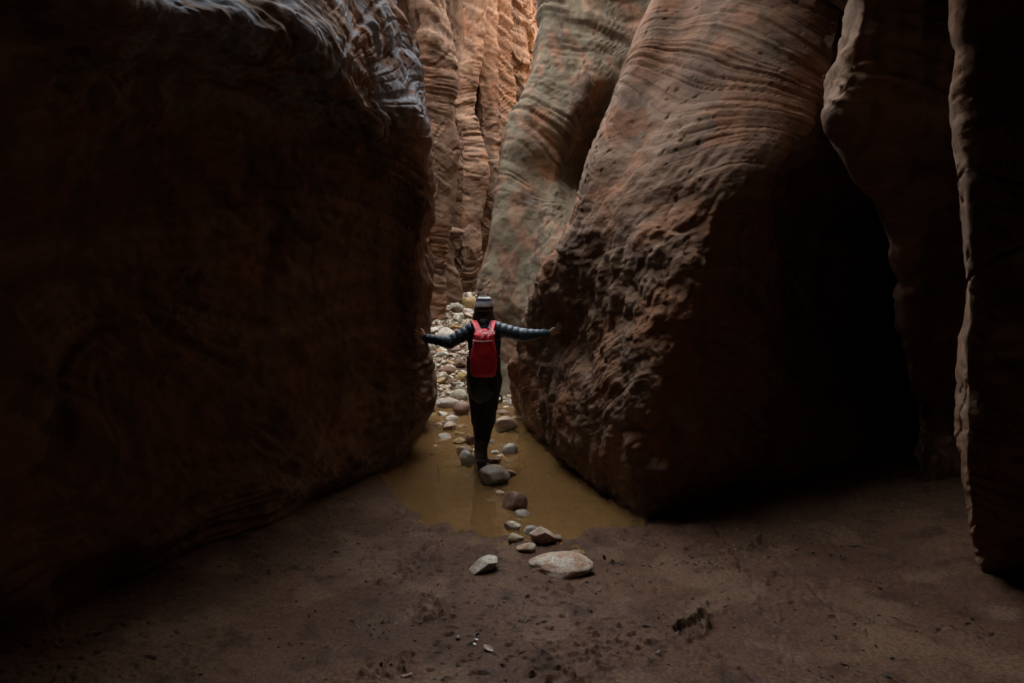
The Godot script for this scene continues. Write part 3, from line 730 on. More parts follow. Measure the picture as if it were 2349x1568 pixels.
func icosphere(sub: int) -> Array:
	if ico.has(sub):
		return ico[sub]
	var t := (1.0 + sqrt(5.0)) / 2.0
	var v := []
	for q in [[-1, t, 0], [1, t, 0], [-1, -t, 0], [1, -t, 0], [0, -1, t], [0, 1, t], [0, -1, -t], [0, 1, -t], [t, 0, -1], [t, 0, 1], [-t, 0, -1], [-t, 0, 1]]:
		v.append(Vector3(q[0], q[1], q[2]).normalized())
	var f := [[0, 11, 5], [0, 5, 1], [0, 1, 7], [0, 7, 10], [0, 10, 11], [1, 5, 9], [5, 11, 4], [11, 10, 2], [10, 7, 6], [7, 1, 8], [3, 9, 4], [3, 4, 2], [3, 2, 6], [3, 6, 8], [3, 8, 9], [4, 9, 5], [2, 4, 11], [6, 2, 10], [8, 6, 7], [9, 8, 1]]
	for s in sub:
		var mid := {}
		var g := []
		for q in f:
			var m := []
			for k in 3:
				var a: int = q[k]
				var b: int = q[(k + 1) % 3]
				var key := Vector2i(mini(a, b), maxi(a, b))
				if not mid.has(key):
					mid[key] = v.size()
					v.append(((v[a] + v[b]) * 0.5).normalized())
				m.append(mid[key])
			g.append([q[0], m[0], m[2]])
			g.append([q[1], m[1], m[0]])
			g.append([q[2], m[2], m[1]])
			g.append(m)
		f = g
	var idx := PackedInt32Array()
	for q in f:
		idx.append_array(PackedInt32Array([q[0], q[2], q[1]]))
	ico[sub] = [PackedVector3Array(v), idx]
	return ico[sub]

const STONE_PAL := {
	"pale": [Color(0.66, 0.61, 0.50), Color(0.76, 0.72, 0.61), Color(0.52, 0.38, 0.28)],
	"pink": [Color(0.52, 0.33, 0.23), Color(0.60, 0.45, 0.33), Color(0.68, 0.61, 0.50)],
	"ochre": [Color(0.44, 0.28, 0.11), Color(0.56, 0.40, 0.19), Color(0.33, 0.20, 0.09)],
	"brown": [Color(0.30, 0.175, 0.12), Color(0.40, 0.26, 0.18), Color(0.23, 0.14, 0.10)],
	"grey": [Color(0.48, 0.42, 0.35), Color(0.62, 0.56, 0.48), Color(0.38, 0.29, 0.22)],
	"green": [Color(0.50, 0.46, 0.31), Color(0.60, 0.56, 0.42), Color(0.42, 0.33, 0.19)],
}

func stone_mesh(sub: int, seed_: int, pal: String, sharp := 0.8) -> ArrayMesh:
	var r := RandomNumberGenerator.new()
	r.seed = seed_ * 77 + 5
	var base := icosphere(sub)
	var pos: PackedVector3Array = base[0].duplicate()
	var col := PackedColorArray()
	var cuts := []
	for k in 9:
		cuts.append([Vector3(r.randfn(), r.randfn(), r.randfn()).normalized(), r.randf_range(0.42, 0.82)])
	var off := Vector3(r.randf(), r.randf(), r.randf()) * 90.0
	var pc: Array = STONE_PAL[pal]
	var cap := Vector3(r.randfn(), r.randfn() + 0.8, r.randfn()).normalized()
	for k in pos.size():
		var p := pos[k]
		for c in cuts:
			var e: float = p.dot(c[0]) - c[1]
			if e > 0.0:
				p -= c[0] * e * sharp
		var q := p + off
		p *= 1.0 + 0.13 * n3(NR, q, 0.75) + 0.035 * n3(NR, q, 2.6)
		p -= p.normalized() * 0.03 * smoothstep(0.35, 0.7, n3(NZ, q, 3.1))
		pos[k] = p
		var c: Color = pc[0].lerp(pc[1], smoothstep(-0.3, 0.35, n3(NR, q, 0.9, 4.0)))
		var patch := n3(NR, q, 1.1, 30.0) + 0.45 * p.dot(cap)
		c = c.lerp(pc[2], 0.85 * smoothstep(0.22, 0.34, patch))
		c = c * (1.0 + 0.25 * n3(NR, q, 5.0))
		c.a = 1.0
		col.append(c)
	return smooth_mesh(pos, base[1], col)

func lay_stone(called: String, mesh: Mesh, at: Vector3, size: Vector3, turn: float, sunk: float, mat: Material, tilt := Vector2.ZERO) -> MeshInstance3D:
	var o := put(called, mesh, mat)
	o.basis = Basis.from_euler(Vector3(tilt.x, turn, tilt.y)) * Basis.from_scale(size * 0.55)
	o.position = at + Vector3(0, size.y * (0.5 - sunk), 0)
	return o

func build_stones():
	# the stones that lead across the pool: left, right, top, bottom of each in the view, kind, roundness, wet, label
	var step := [
		[1208, 1362, 1271, 1332, "pink", 0.35, false, "largest smooth oval boulder, pink on top, half sunk in the mud"],
		[1070, 1151, 1277, 1328, "pale", 0.9, false, "angular whitish stone lying on bare mud by itself"],
		[1213, 1276, 1208, 1262, "pink", 0.8, false, "rounded pink and cream stone at the shore, above an orange slab"],
		[1268, 1292, 1218, 1249, "grey", 0.6, true, "little grey stone leaning behind the pink and cream stone"],
		[1183, 1231, 1243, 1276, "pink", 0.9, false, "flat orange pink slab at the shore below the knobby stone"],
		[1161, 1203, 1223, 1250, "green", 0.7, true, "knobby greenish stone touching the orange slab"],
		[1197, 1242, 1197, 1231, "grey", 0.8, true, "grey brown stone wedged between pale block and pink stone"],
		[1155, 1201, 1187, 1224, "pale", 0.9, false, "cream block shaped stone standing clear of the water"],
		[1182, 1218, 1168, 1188, "grey", 0.6, true, "low pale grey stone awash behind the cream block"],
		[1150, 1207, 1136, 1176, "brown", 0.85, true, "dark brown stone in the pool with a wet rim"],
		[1137, 1160, 1122, 1134, "pink", 0.6, true, "tiny orange stone between the dark brown and the grey streaked stones"],
		[1094, 1164, 1079, 1122, "grey", 0.9, true, "long grey streaked stone behind the hiker's boot"],
		[1150, 1186, 1076, 1096, "brown", 0.6, true, "flat wet brown stone beside the long grey streaked one"],
		[1051, 1085, 1038, 1073, "pale", 0.95, true, "ragged cream stone next to the hiker's boot"],
		[1117, 1153, 1049, 1067, "brown", 0.9, true, "pointed wet stone on the other side of the boot"],
		[1038, 1067, 1003, 1021, "ochre", 0.7, true, "small ochre stone in the water beside the dark brown lump"],
		[1066, 1093, 998, 1023, "brown", 0.6, true, "dark brown lump against the hiker's shin"],
		[1128, 1184, 966, 998, "pink", 0.85, true, "broad pinkish stone in the water beside the hiker's knee"],
		[1015, 1051, 970, 990, "pink", 0.8, true, "pitted pinkish stone in the water on the overhanging wall's side"],
		[1050, 1069, 973, 982, "ochre", 0.5, true, "very small ochre stone next to the pitted pinkish stone"],
		[1133, 1173, 941, 953, "brown", 0.7, true, "thin flat stone lying awash beside the hiker's thigh"],
		[1175, 1202, 952, 961, "ochre", 0.8, true, "thin golden sliver of stone awash by the buttress"],
		[994, 1057, 918, 940, "grey", 0.45, true, "wide smooth grey stone at the far edge of the pool"],
		[1040, 1082, 925, 958, "brown", 0.6, true, "rough brown stone at the far edge of the pool"],
		[1029, 1071, 887, 926, "green", 0.6, false, "yellow green boulder just beyond the pool"],
		[1121, 1136, 1004, 1021, "grey", 0.7, true, "small wet dark stone on the buttress side of the shin"],
		[991, 1006, 1018, 1025, "grey", 0.8, true, "wet tip of stone alone in the pool near the overhanging wall"],
		[1148, 1206, 1042, 1072, "ochre", 0.5, true, "drowned ochre stone under the water beside the pointed stone"],
		[1150, 1199, 1005, 1026, "ochre", 0.5, true, "drowned ochre stone under the water below the broad pinkish stone"],
		[1124, 1154, 1166, 1194, "ochre", 0.5, true, "drowned yellow stone under the water before the dark brown stone"],
		[1010, 1060, 1045, 1062, "brown", 0.5, true, "drowned brown stone under the water by the ragged cream stone"],
		[1310, 1345, 1260, 1276, "ochre", 0.8, true, "small ochre lump in the mud behind the largest boulder"],
	]
	var k := 0
	for s in step:
		var drowned: bool = s[7].begins_with("drowned")
		var bot := G((s[0] + s[1]) / 2.0, s[3] - (s[3] - s[2]) * 0.16)
		if bot.y < 0.0 and bot.z < -4.7:
			bot = at_level((s[0] + s[1]) / 2.0, s[3] - (s[3] - s[2]) * 0.16, 0.0)
		var d := -bot.z
		var w: float = (s[1] - s[0]) / F * d * 1.02
		var slant := clampf(CAM_H / d, 0.1, 0.6)
		var hp: float = (s[3] - s[2]) / F * d
		var deep := w * 0.8
		var h := clampf((hp - deep * slant * 0.45) * 1.25, w * 0.28, w * 0.95)
		var gy := ground_h(bot.x, bot.z - deep * 0.4)
		var o := lay_stone("stone", stone_mesh(4 if w > 0.3 else 3, k + 1, s[4], s[5]), Vector3(bot.x, 0, bot.z - deep * 0.42), Vector3(w, h, deep), rng.randf_range(-0.2, 0.2), 0.0, M.stone_wet if s[6] else M.stone, Vector2(rng.randf_range(-0.1, 0.1), rng.randf_range(-0.1, 0.1)))
		if drowned:
			o.position.y = -0.02 - h * 0.45
		else:
			# the stone reaches from the bed, or just under the water, to the height seen
			var foot := maxf(gy, -0.03)
			o.position.y = foot + h * (0.24 if gy > -0.05 else 0.50)
			if gy < -0.05:
				o.basis = o.basis * Basis.from_scale(Vector3(1.05, 1.25, 1.05))
		tag(o, s[7], "stone", "stones across the pool")
		k += 1
	# the stream bed
	var big := [
		[999, 1034, 679, 704, "green", 0.5, "big greenish rounded boulder at the foot of the red nose"],
		[966, 1018, 706, 735, "grey", 0.4, "largest smooth grey boulder in the dry stream bed"],
		[958, 985, 721, 745, "grey", 0.5, "grey boulder half hidden behind the overhanging wall"],
		[1061, 1094, 685, 713, "ochre", 0.5, "big ochre yellow boulder behind the striped hat"],
		[1037, 1061, 698, 724, "pale", 0.95, "upright block of pale stone beside the ochre boulder"],
		[1055, 1087, 717, 736, "pink", 0.9, "flat pink topped boulder above the hiker's shoulder"],
		[969, 993, 680, 694, "grey", 0.7, "grey cobble at the base of the red nose, upper of two"],
		[963, 985, 688, 699, "grey", 0.7, "grey cobble at the base of the red nose, lower of two"],
		[988, 1024, 747, 770, "grey", 0.8, "pale wedge shaped boulder above the bent arm"],
		[1030, 1062, 744, 763, "ochre", 0.9, "orange edged slab next to the bent arm's shoulder"],
		[1062, 1082, 633, 649, "ochre", 0.8, "brown boulder far up the stream bed below the dark recess"],
		[1078, 1094, 636, 647, "ochre", 0.7, "smaller brown boulder far up beside its twin"],
		[1102, 1118, 640, 652, "green", 0.6, "pale boulder far up where the bed goes round the bend"],
		[966, 1003, 752, 772, "pale", 0.8, "pale slab against the overhanging wall above the forearm"],
		[1030, 1062, 705, 720, "pale", 0.8, "cream cobble behind the upright block"],
		[1000, 1030, 806, 826, "pale", 0.9, "tan slab below the bent arm"],
		[994, 1014, 795, 822, "ochre", 0.8, "ochre block tucked under the bent elbow"],
		[1040, 1068, 826, 848, "brown", 0.4, "smooth red brown boulder beside the pack"],
		[1005, 1046, 842, 866, "brown", 0.4, "long smooth red brown stone below the arm"],
		[998, 1032, 856, 878, "pale", 0.8, "yellowish wedge stone on wet ground below the arm"],
		[1045, 1070, 845, 880, "ochre", 0.7, "ochre boulder touching the hiker's hip"],
		[1010, 1037, 885, 900, "pink", 0.8, "tan splinter of rock on the wet sand"],
	]
	var taken := []
	for s in big:
		var g := G((s[0] + s[1]) / 2.0, s[3] - 3.0)
		var d := -g.z
		var w: float = (s[1] - s[0]) / F * d
		var h: float = clampf((s[3] - s[2]) / F * d * 1.05, w * 0.4, w * 1.2)
		var o := lay_stone("boulder", stone_mesh(3, k + 1, s[4], s[5]), g + Vector3(0, 0, -w * 0.35), Vector3(w * 1.05, h, w * 0.85), rng.randf_range(-0.3, 0.3), 0.12, M.stone, Vector2(rng.randf_range(-0.15, 0.15), rng.randf_range(-0.15, 0.15)))
		tag(o, s[6], "boulder", "boulders of the stream bed")
		taken.append([Vector2(g.x, g.z - w * 0.35), w * 0.46])
		k += 1
	var kinds := ["pale", "pale", "grey", "green", "pink", "pale", "ochre", "pale", "brown", "grey"]
	var shapes := []
	for i in 20:
		shapes.append(stone_mesh(2, 200 + i, kinds[i % kinds.size()], 0.85 if i % 3 else 0.5))
	var made := 0
	var tries := 0
	while made < 255 and tries < 9000:
		tries += 1
		var py := 640.0 + 275.0 * pow(rng.randf(), 1.5)
		var px := rng.randf_range(955.0, 1150.0)
		var g := G(px, py)
		var left := lerpf(-1.75, -2.1, clampf((-g.z - 10.0) / 6.0, 0, 1))
		if -g.z < 10.2 or g.x < left or -g.z > 21.5:
			continue
		var w := 0.13 + 0.42 * pow(rng.randf(), 2.4)
		if made > 120:
			w = rng.randf_range(0.07, 0.17)
		if -g.z < 11.5 and rng.randf() < 0.5:
			continue
		var ok := true
		for t in taken:
			if t[0].distance_to(Vector2(g.x, g.z)) < (t[1] + w * 0.45) * 0.9:
				ok = false
				break
		if not ok:
			continue
		taken.append([Vector2(g.x, g.z), w * 0.45])
		var i := rng.randi_range(0, 19)
		var o := lay_stone("cobble", shapes[i], g, Vector3(w, w * rng.randf_range(0.45, 0.8), w * rng.randf_range(0.7, 1.1)), rng.randf() * TAU, 0.15, M.stone, Vector2(rng.randf_range(-0.3, 0.3), rng.randf_range(-0.3, 0.3)))
		var kd: String = kinds[i % kinds.size()]
		tag(o, "%s %s cobble lying loose among the boulders of the dry stream bed" % [size_word(w), {"pale": "cream", "grey": "grey", "green": "olive", "pink": "pinkish", "ochre": "ochre", "brown": "red brown"}[kd]], "cobble", "%s %s cobbles of the stream bed" % [size_word(w), kd])
		made += 1
	# stones awash at the pool's far end
	made = 0
	tries = 0
	while made < 42 and tries < 3000:
		tries += 1
		var q := at_level(rng.randf_range(955.0, 1190.0), rng.randf_range(905.0, 1045.0), 0.0)
		if -q.z < 7.0 or -q.z > 10.4 or q.x < -0.95 or q.x > 0.28:
			continue
		var w := rng.randf_range(0.06, 0.2)
		var ok := true
		for t in taken:
			if t[0].distance_to(Vector2(q.x, q.z)) < (t[1] + w * 0.5):
				ok = false
		for c in get_children():
			if c is MeshInstance3D and String(c.name).begins_with("stone") and Vector2(c.position.x - q.x, c.position.z - q.z).length() < 0.14 + w * 0.5:
				ok = false
		if not ok:
			continue
		taken.append([Vector2(q.x, q.z), w * 0.5])
		var i := rng.randi_range(0, 19)
		var kd: String = kinds[i % kinds.size()]
		var o := lay_stone("cobble", shapes[i], Vector3(q.x, maxf(ground_h(q.x, q.z), -0.05), q.z), Vector3(w, w * rng.randf_range(0.5, 0.8), w * 0.85), rng.randf() * TAU, 0.05, M.stone_wet)
		tag(o, "%s %s wet cobble awash at the far end of the pool" % [size_word(w), {"pale": "cream", "grey": "grey", "green": "olive", "pink": "pinkish", "ochre": "ochre", "brown": "red brown"}[kd]], "cobble", "%s %s cobbles awash in the pool" % [size_word(w), kd])
		made += 1
	# pebbles between them
	var mm := MultiMesh.new()
	mm.transform_format = MultiMesh.TRANSFORM_3D
	mm.use_colors = true
	mm.mesh = stone_mesh(1, 400, "pale", 0.8)
	var list := []
	for i in 9000:
		var py := 640.0 + 300.0 * pow(rng.randf(), 1.3)
		var p := P(rng.randf_range(945.0, 1185.0), py, 10.0)
		var z := -rng.randf_range(9.7, 21.5)
		var x := rng.randf_range(-2.3, 0.7)
		var w := 0.018 + 0.055 * pow(rng.randf(), 2.0)
		var b := Basis.from_euler(Vector3(rng.randf(), rng.randf() * TAU, rng.randf())) * Basis.from_scale(Vector3(w, w * 0.6, w * 0.8))
		var t := rng.randf_range(0.45, 1.15)
		list.append([Transform3D(b, Vector3(x, ground_h(x, z) + w * 0.15, z)), Color(t, t * rng.randf_range(0.85, 1.0), t * rng.randf_range(0.7, 1.0))])
	mm.instance_count = list.size()
	for i in list.size():
		mm.set_instance_transform(i, list[i][0])
		mm.set_instance_color(i, list[i][1])
	var pm := MultiMeshInstance3D.new()
	pm.name = "gravel"
	pm.multimesh = mm
	pm.material_override = M.stone
	add_child(pm)
	tag(pm, "pale gravel strewn between the cobbles of the dry stream bed", "gravel", "", "stuff")

func at_level(px: float, py: float, y: float) -> Vector3:
	var a := P(px, py, 1.0)
	return P(px, py, (CAM_H - y) / maxf(CAM_H - a.y, 0.01))

func size_word(w: float) -> String:
	return "tiny" if w < 0.12 else ("small" if w < 0.2 else ("middling" if w < 0.32 else "large"))

func twig(pts: Array, r: float) -> ArrayMesh:
	return tube(spline(pts, 4), r, 6)

func on_mud(px: float, py: float, lift := 0.0) -> Vector3:
	var g := G(px, py)
	return Vector3(g.x, maxf(fine_ground(g.x, g.z), -0.002 if g.z < -5.0 else -1.0) + lift, g.z)

func leaf_mesh(seed_: int) -> ArrayMesh:              # a curled dry leaf, thin but solid
	var b := icosphere(2)
	var pos: PackedVector3Array = b[0].duplicate()
	for k in pos.size():
		var p := pos[k]
		p.y *= 0.05
		var e := absf(p.z)
		p.x *= (0.55 - 0.35 * e * e) * (1.0 + 0.25 * NZ.get_noise_2d(p.z * 4.0, seed_))
		p.y += 0.5 * p.x * p.x * 2.0 + 0.28 * p.z * p.z + 0.08 * NZ.get_noise_2d(p.x * 3.0, p.z * 3.0 + seed_)
		pos[k] = p
	return smooth_mesh(pos, b[1])

func build_debris():
	# grit and pebbles washed up along the shore and round the stones
	var gm := MultiMesh.new()
	gm.transform_format = MultiMesh.TRANSFORM_3D
	gm.use_colors = true
	gm.mesh = stone_mesh(1, 401, "grey", 0.8)
	var grit := []
	var guard := 0
	while grit.size() < 1500 and guard < 60000:
		guard += 1
		var x := rng.randf_range(-1.5, 2.2)
		var z := -rng.randf_range(2.9, 5.6)
		var shore := pool_edge(x) + z
		if shore < -0.1:
			continue
		if rng.randf() > 0.08 + 0.9 * exp(-absf(shore) * 5.0) * (0.5 + NR.get_noise_2d(x * 2.0, z * 2.0)) + 0.5 * smoothstep(0.15, 0.5, NR.get_noise_2d(x * 1.5 + 33.0, z * 1.5)):
			continue
		var r := 0.0025 + 0.010 * pow(rng.randf(), 3.0)
		var t := rng.randf_range(0.25, 0.9)
		grit.append([Transform3D(Basis.from_euler(Vector3(rng.randf(), rng.randf() * TAU, rng.randf())) * Basis.from_scale(Vector3(r, r * 0.7, r * 0.85)), Vector3(x, fine_ground(x, z) + r * 0.2, z)), Color(t, t * 0.85, t * 0.7)])
	gm.instance_count = grit.size()
	for i in grit.size():
		gm.set_instance_transform(i, grit[i][0])
		gm.set_instance_color(i, grit[i][1])
	var gi := MultiMeshInstance3D.new()
	gi.name = "grit"
	gi.multimesh = gm
	gi.material_override = M.stone
	add_child(gi)
	tag(gi, "fine grit washed up on the mud along the shore", "grit", "", "stuff")
	var dark := plain(Color(0.018, 0.013, 0.010), 0.8)
	var tan := plain(Color(0.34, 0.25, 0.17), 0.8)
	var white := plain(Color(0.66, 0.64, 0.60), 0.7)
	# pale bits lying on the mud
	for s in [[1510, 1506, 0.036, "pale", "small cream pebble alone on the open mud"], [1050, 1467, 0.034, "pink", "round tan pebble on the mud near the two white chips"], [1172, 1372, 0.012, "pale", "white speck of stone below the largest boulder"], [1289, 1347, 0.010, "pale", "tiny white stone just under the largest boulder's end"]]:
		var g := on_mud(s[0], s[1])
		var o := lay_stone("pebble", stone_mesh(2, int(s[0]), s[3], 0.9), g, Vector3(s[2], s[2] * 0.7, s[2] * 0.85), 0.4, 0.1, M.stone)
		tag(o, s[4], "pebble", "pebbles on the mud")
	for s in [[1089, 1470, 1096, 1473, "larger of two white wood chips on the mud"], [1086, 1478, 1091, 1482, "smaller of two white wood chips on the mud"]]:
		var a := on_mud(s[0], s[1], 0.004)
		var b := on_mud(s[2], s[3], 0.005)
		var c := put("wood_chip", band([a, a.lerp(b, 0.5) + Vector3(0, 0.002, 0), b], 0.010, 0.003, false), white)
		tag(c, s[4], "wood chip", "white wood chips")
	var st := put("stick", twig([on_mud(920, 1557, 0.007), on_mud(932, 1556, 0.009), on_mud(946, 1554, 0.007)], 0.0085), tan)
	tag(st, "short pale barkless stick lying on the mud", "stick")
	var lf := put("dry_leaf", leaf_mesh(3), plain(Color(0.30, 0.23, 0.18), 0.7))
	lf.transform = Transform3D(Basis.from_euler(Vector3(0.2, 0.9, 0.1)) * Basis.from_scale(Vector3.ONE * 0.034), on_mud(1120, 1494, 0.006))
	tag(lf, "curled pale brown leaf on the mud below the wood chips", "leaf", "dry leaves")
	for s in [[1386, 1285, 0.022, 1.1, "dark leaf standing up in the shallow puddle, thinner of two"], [1406, 1297, 0.026, 0.8, "dark leaf standing up in the shallow puddle, broader of two"]]:
		var o := put("dry_leaf", leaf_mesh(int(s[0])), dark)
		o.transform = Transform3D(Basis.from_euler(Vector3(s[3], 0.5, 0.3)) * Basis.from_scale(Vector3.ONE * s[2]), on_mud(s[0], s[1], 0.012))
		tag(o, s[4], "leaf", "dry leaves")
	var q := at_level(1005, 1082, 0.0)
	var tw := put("twig", twig([q + Vector3(-0.008, 0.055, 0), q + Vector3(0, 0.025, 0), q + Vector3(0.006, -0.02, 0), q + Vector3(0.01, -0.10, 0)], 0.006), dark)
	tag(tw, "black twig end poking out of the pool by the overhanging wall", "twig")
	# flakes of bark and leaf trodden into the mud
	var mm := MultiMesh.new()
	mm.transform_format = MultiMesh.TRANSFORM_3D
	mm.use_colors = true
	mm.mesh = leaf_mesh(9)
	var list := []
	var tries := 0
	while list.size() < 620 and tries < 20000:
		tries += 1
		var x := rng.randf_range(-2.0, 2.6)
		var z := -rng.randf_range(2.9, 5.4)
		if NR.get_noise_2d(x * 1.1 + 9.0, z * 1.4) < 0.08 or -z > pool_edge(x) - 0.05:
			continue
		var r := 0.005 + 0.015 * pow(rng.randf(), 2.2)
		var c := Color(0.035, 0.024, 0.017).lerp(Color(0.13, 0.085, 0.055), pow(rng.randf(), 2.0))
		list.append([Transform3D(Basis.from_euler(Vector3(rng.randf_range(-0.5, 0.5), rng.randf() * TAU, rng.randf_range(-0.4, 0.4))) * Basis.from_scale(Vector3(r * 0.8, r, r * 1.5)), Vector3(x, fine_ground(x, z) + 0.002, z)), c])
	mm.instance_count = list.size()
	for i in list.size():
		mm.set_instance_transform(i, list[i][0])
		mm.set_instance_color(i, list[i][1])
	var m := MultiMeshInstance3D.new()
	m.name = "litter"
	m.multimesh = mm
	var lm := plain(Color(1, 1, 1), 0.8)
	lm.vertex_color_use_as_albedo = true
	m.material_override = lm
	add_child(m)
	tag(m, "dark flakes of bark and leaf scattered over the mud", "litter", "", "stuff")

# ---------- a smooth solid from tapered bones, meshed as surface nets ----------
# a bone: [a, b, radius at a, radius at b, axis it is flattened along or null, flattening, quilting depth, quilting pitch]
func solid(bones: Array, cell: float, k: float) -> Array:
	var lo := Vector3.ONE * 1e9
	var hi := -lo
	for b in bones:
		var r: float = maxf(b[2], b[3]) + k + cell * 3.0
		lo = lo.min(b[0].min(b[1]) - Vector3.ONE * r)
		hi = hi.max(b[0].max(b[1]) + Vector3.ONE * r)
	var nx := int((hi.x - lo.x) / cell) + 2
	var ny := int((hi.y - lo.y) / cell) + 2
	var nz := int((hi.z - lo.z) / cell) + 2
	var f := PackedFloat32Array()
	f.resize(nx * ny * nz)
	f.fill(9.0)
	for b in bones:
		var a: Vector3 = b[0]
		var ab: Vector3 = b[1] - b[0]
		var l2 := maxf(ab.length_squared(), 1e-9)
		var len := sqrt(l2)
		var ra: float = b[2]
		var rb: float = b[3]
		var ax = b[4] if b.size() > 4 else null
		var fl: float = b[5] if b.size() > 5 else 1.0
		var qa: float = b[6] if b.size() > 6 else 0.0
		var qp: float = b[7] if b.size() > 7 else 0.06
		var r := Vector3.ONE * (maxf(ra, rb) + k + cell * 2.0 + qa)
		var p0: Vector3 = (b[0].min(b[1]) - r - lo) / cell
		var p1: Vector3 = (b[0].max(b[1]) + r - lo) / cell
		for z in range(maxi(int(p0.z), 0), mini(int(p1.z) + 1, nz)):
			for y in range(maxi(int(p0.y), 0), mini(int(p1.y) + 1, ny)):
				for x in range(maxi(int(p0.x), 0), mini(int(p1.x) + 1, nx)):
					var q := lo + Vector3(x, y, z) * cell - a
					var t := clampf(q.dot(ab) / l2, 0.0, 1.0)
					var v := q - ab * t
					if ax != null:
						v += ax * (v.dot(ax) * (1.0 / fl - 1.0))
					var rad := lerpf(ra, rb, t)
					if qa > 0.0:
						rad += qa * (sqrt(absf(sin(PI * (t * len + 0.013) / qp))) - 0.6)
					var d := v.length() - rad
					var at := (z * ny + y) * nx + x
					var e := f[at]
					if e > 8.0:
						f[at] = d
					else:
						var h := maxf(k - absf(d - e), 0.0) / k
						f[at] = minf(d, e) - h * h * k * 0.25
	var id := PackedInt32Array()
	id.resize(f.size())
	id.fill(-1)
	var pos := PackedVector3Array()
	var idx := PackedInt32Array()
	var offs := [0, 1, nx, nx + 1, nx * ny, nx * ny + 1, nx * ny + nx, nx * ny + nx + 1]
	var corner := [Vector3(0, 0, 0), Vector3(1, 0, 0), Vector3(0, 1, 0), Vector3(1, 1, 0), Vector3(0, 0, 1), Vector3(1, 0, 1), Vector3(0, 1, 1), Vector3(1, 1, 1)]
	var edges := [[0, 1], [2, 3], [4, 5], [6, 7], [0, 2], [1, 3], [4, 6], [5, 7], [0, 4], [1, 5], [2, 6], [3, 7]]
	var reach := cell * 1.8
	for z in nz - 1:
		for y in ny - 1:
			for x in nx - 1:
				var at := (z * ny + y) * nx + x
				if absf(f[at]) > reach:
					continue
				var neg := 0
				for o in offs:
					if f[at + o] < 0.0:
						neg += 1
				if neg == 0 or neg == 8:
					continue
				var sum := Vector3.ZERO
				var n := 0
				for e in edges:
					var g0 := f[at + offs[e[0]]]
					var g1 := f[at + offs[e[1]]]
					if (g0 < 0.0) != (g1 < 0.0):
						sum += corner[e[0]].lerp(corner[e[1]], g0 / (g0 - g1))
						n += 1
				id[at] = pos.size()
				pos.append(lo + (Vector3(x, y, z) + sum / n) * cell)
	var step := [1, nx, nx * ny]
	for z in range(1, nz - 1):
		for y in range(1, ny - 1):
			for x in range(1, nx - 1):
				var at := (z * ny + y) * nx + x
				if id[at] < 0:
					continue
				for ax in 3:
					var u: int = step[(ax + 1) % 3]
					var v: int = step[(ax + 2) % 3]
					var s0 := f[at] < 0.0
					if s0 == (f[at + step[ax]] < 0.0):
						continue
					var a := id[at]
					var b := id[at - u]
					var c := id[at - u - v]
					var d := id[at - v]
					if a < 0 or b < 0 or c < 0 or d < 0:
						continue
					if s0:
						idx.append_array(PackedInt32Array([a, c, b, a, d, c]))
					else:
						idx.append_array(PackedInt32Array([a, b, c, a, c, d]))
	return [pos, idx]

func solid_mesh(parts: Array) -> ArrayMesh:
	var pos := PackedVector3Array()
	var idx := PackedInt32Array()
	for s in parts:
		var n := pos.size()
		pos.append_array(s[0])
		for i in s[1]:
			idx.append(i + n)
	return smooth_mesh(pos, idx)

var wall_points := {}

func wall_depth(which: String, px: float, py: float) -> float:     # how far ahead that wall's surface is along a line of sight
	var best := 1e9
	var a := P(px, py, 1.0) - Vector3(0, CAM_H, 0)
	for p in wall_points[which]:
		if p.z > -9.0:
			var q: Vector3 = Vector3(0, CAM_H, 0) + a * -p.z
			if Vector2(q.x - p.x, q.y - p.y).length() < 0.03:
				best = minf(best, -p.z)
	return best

var D0 := 6.85

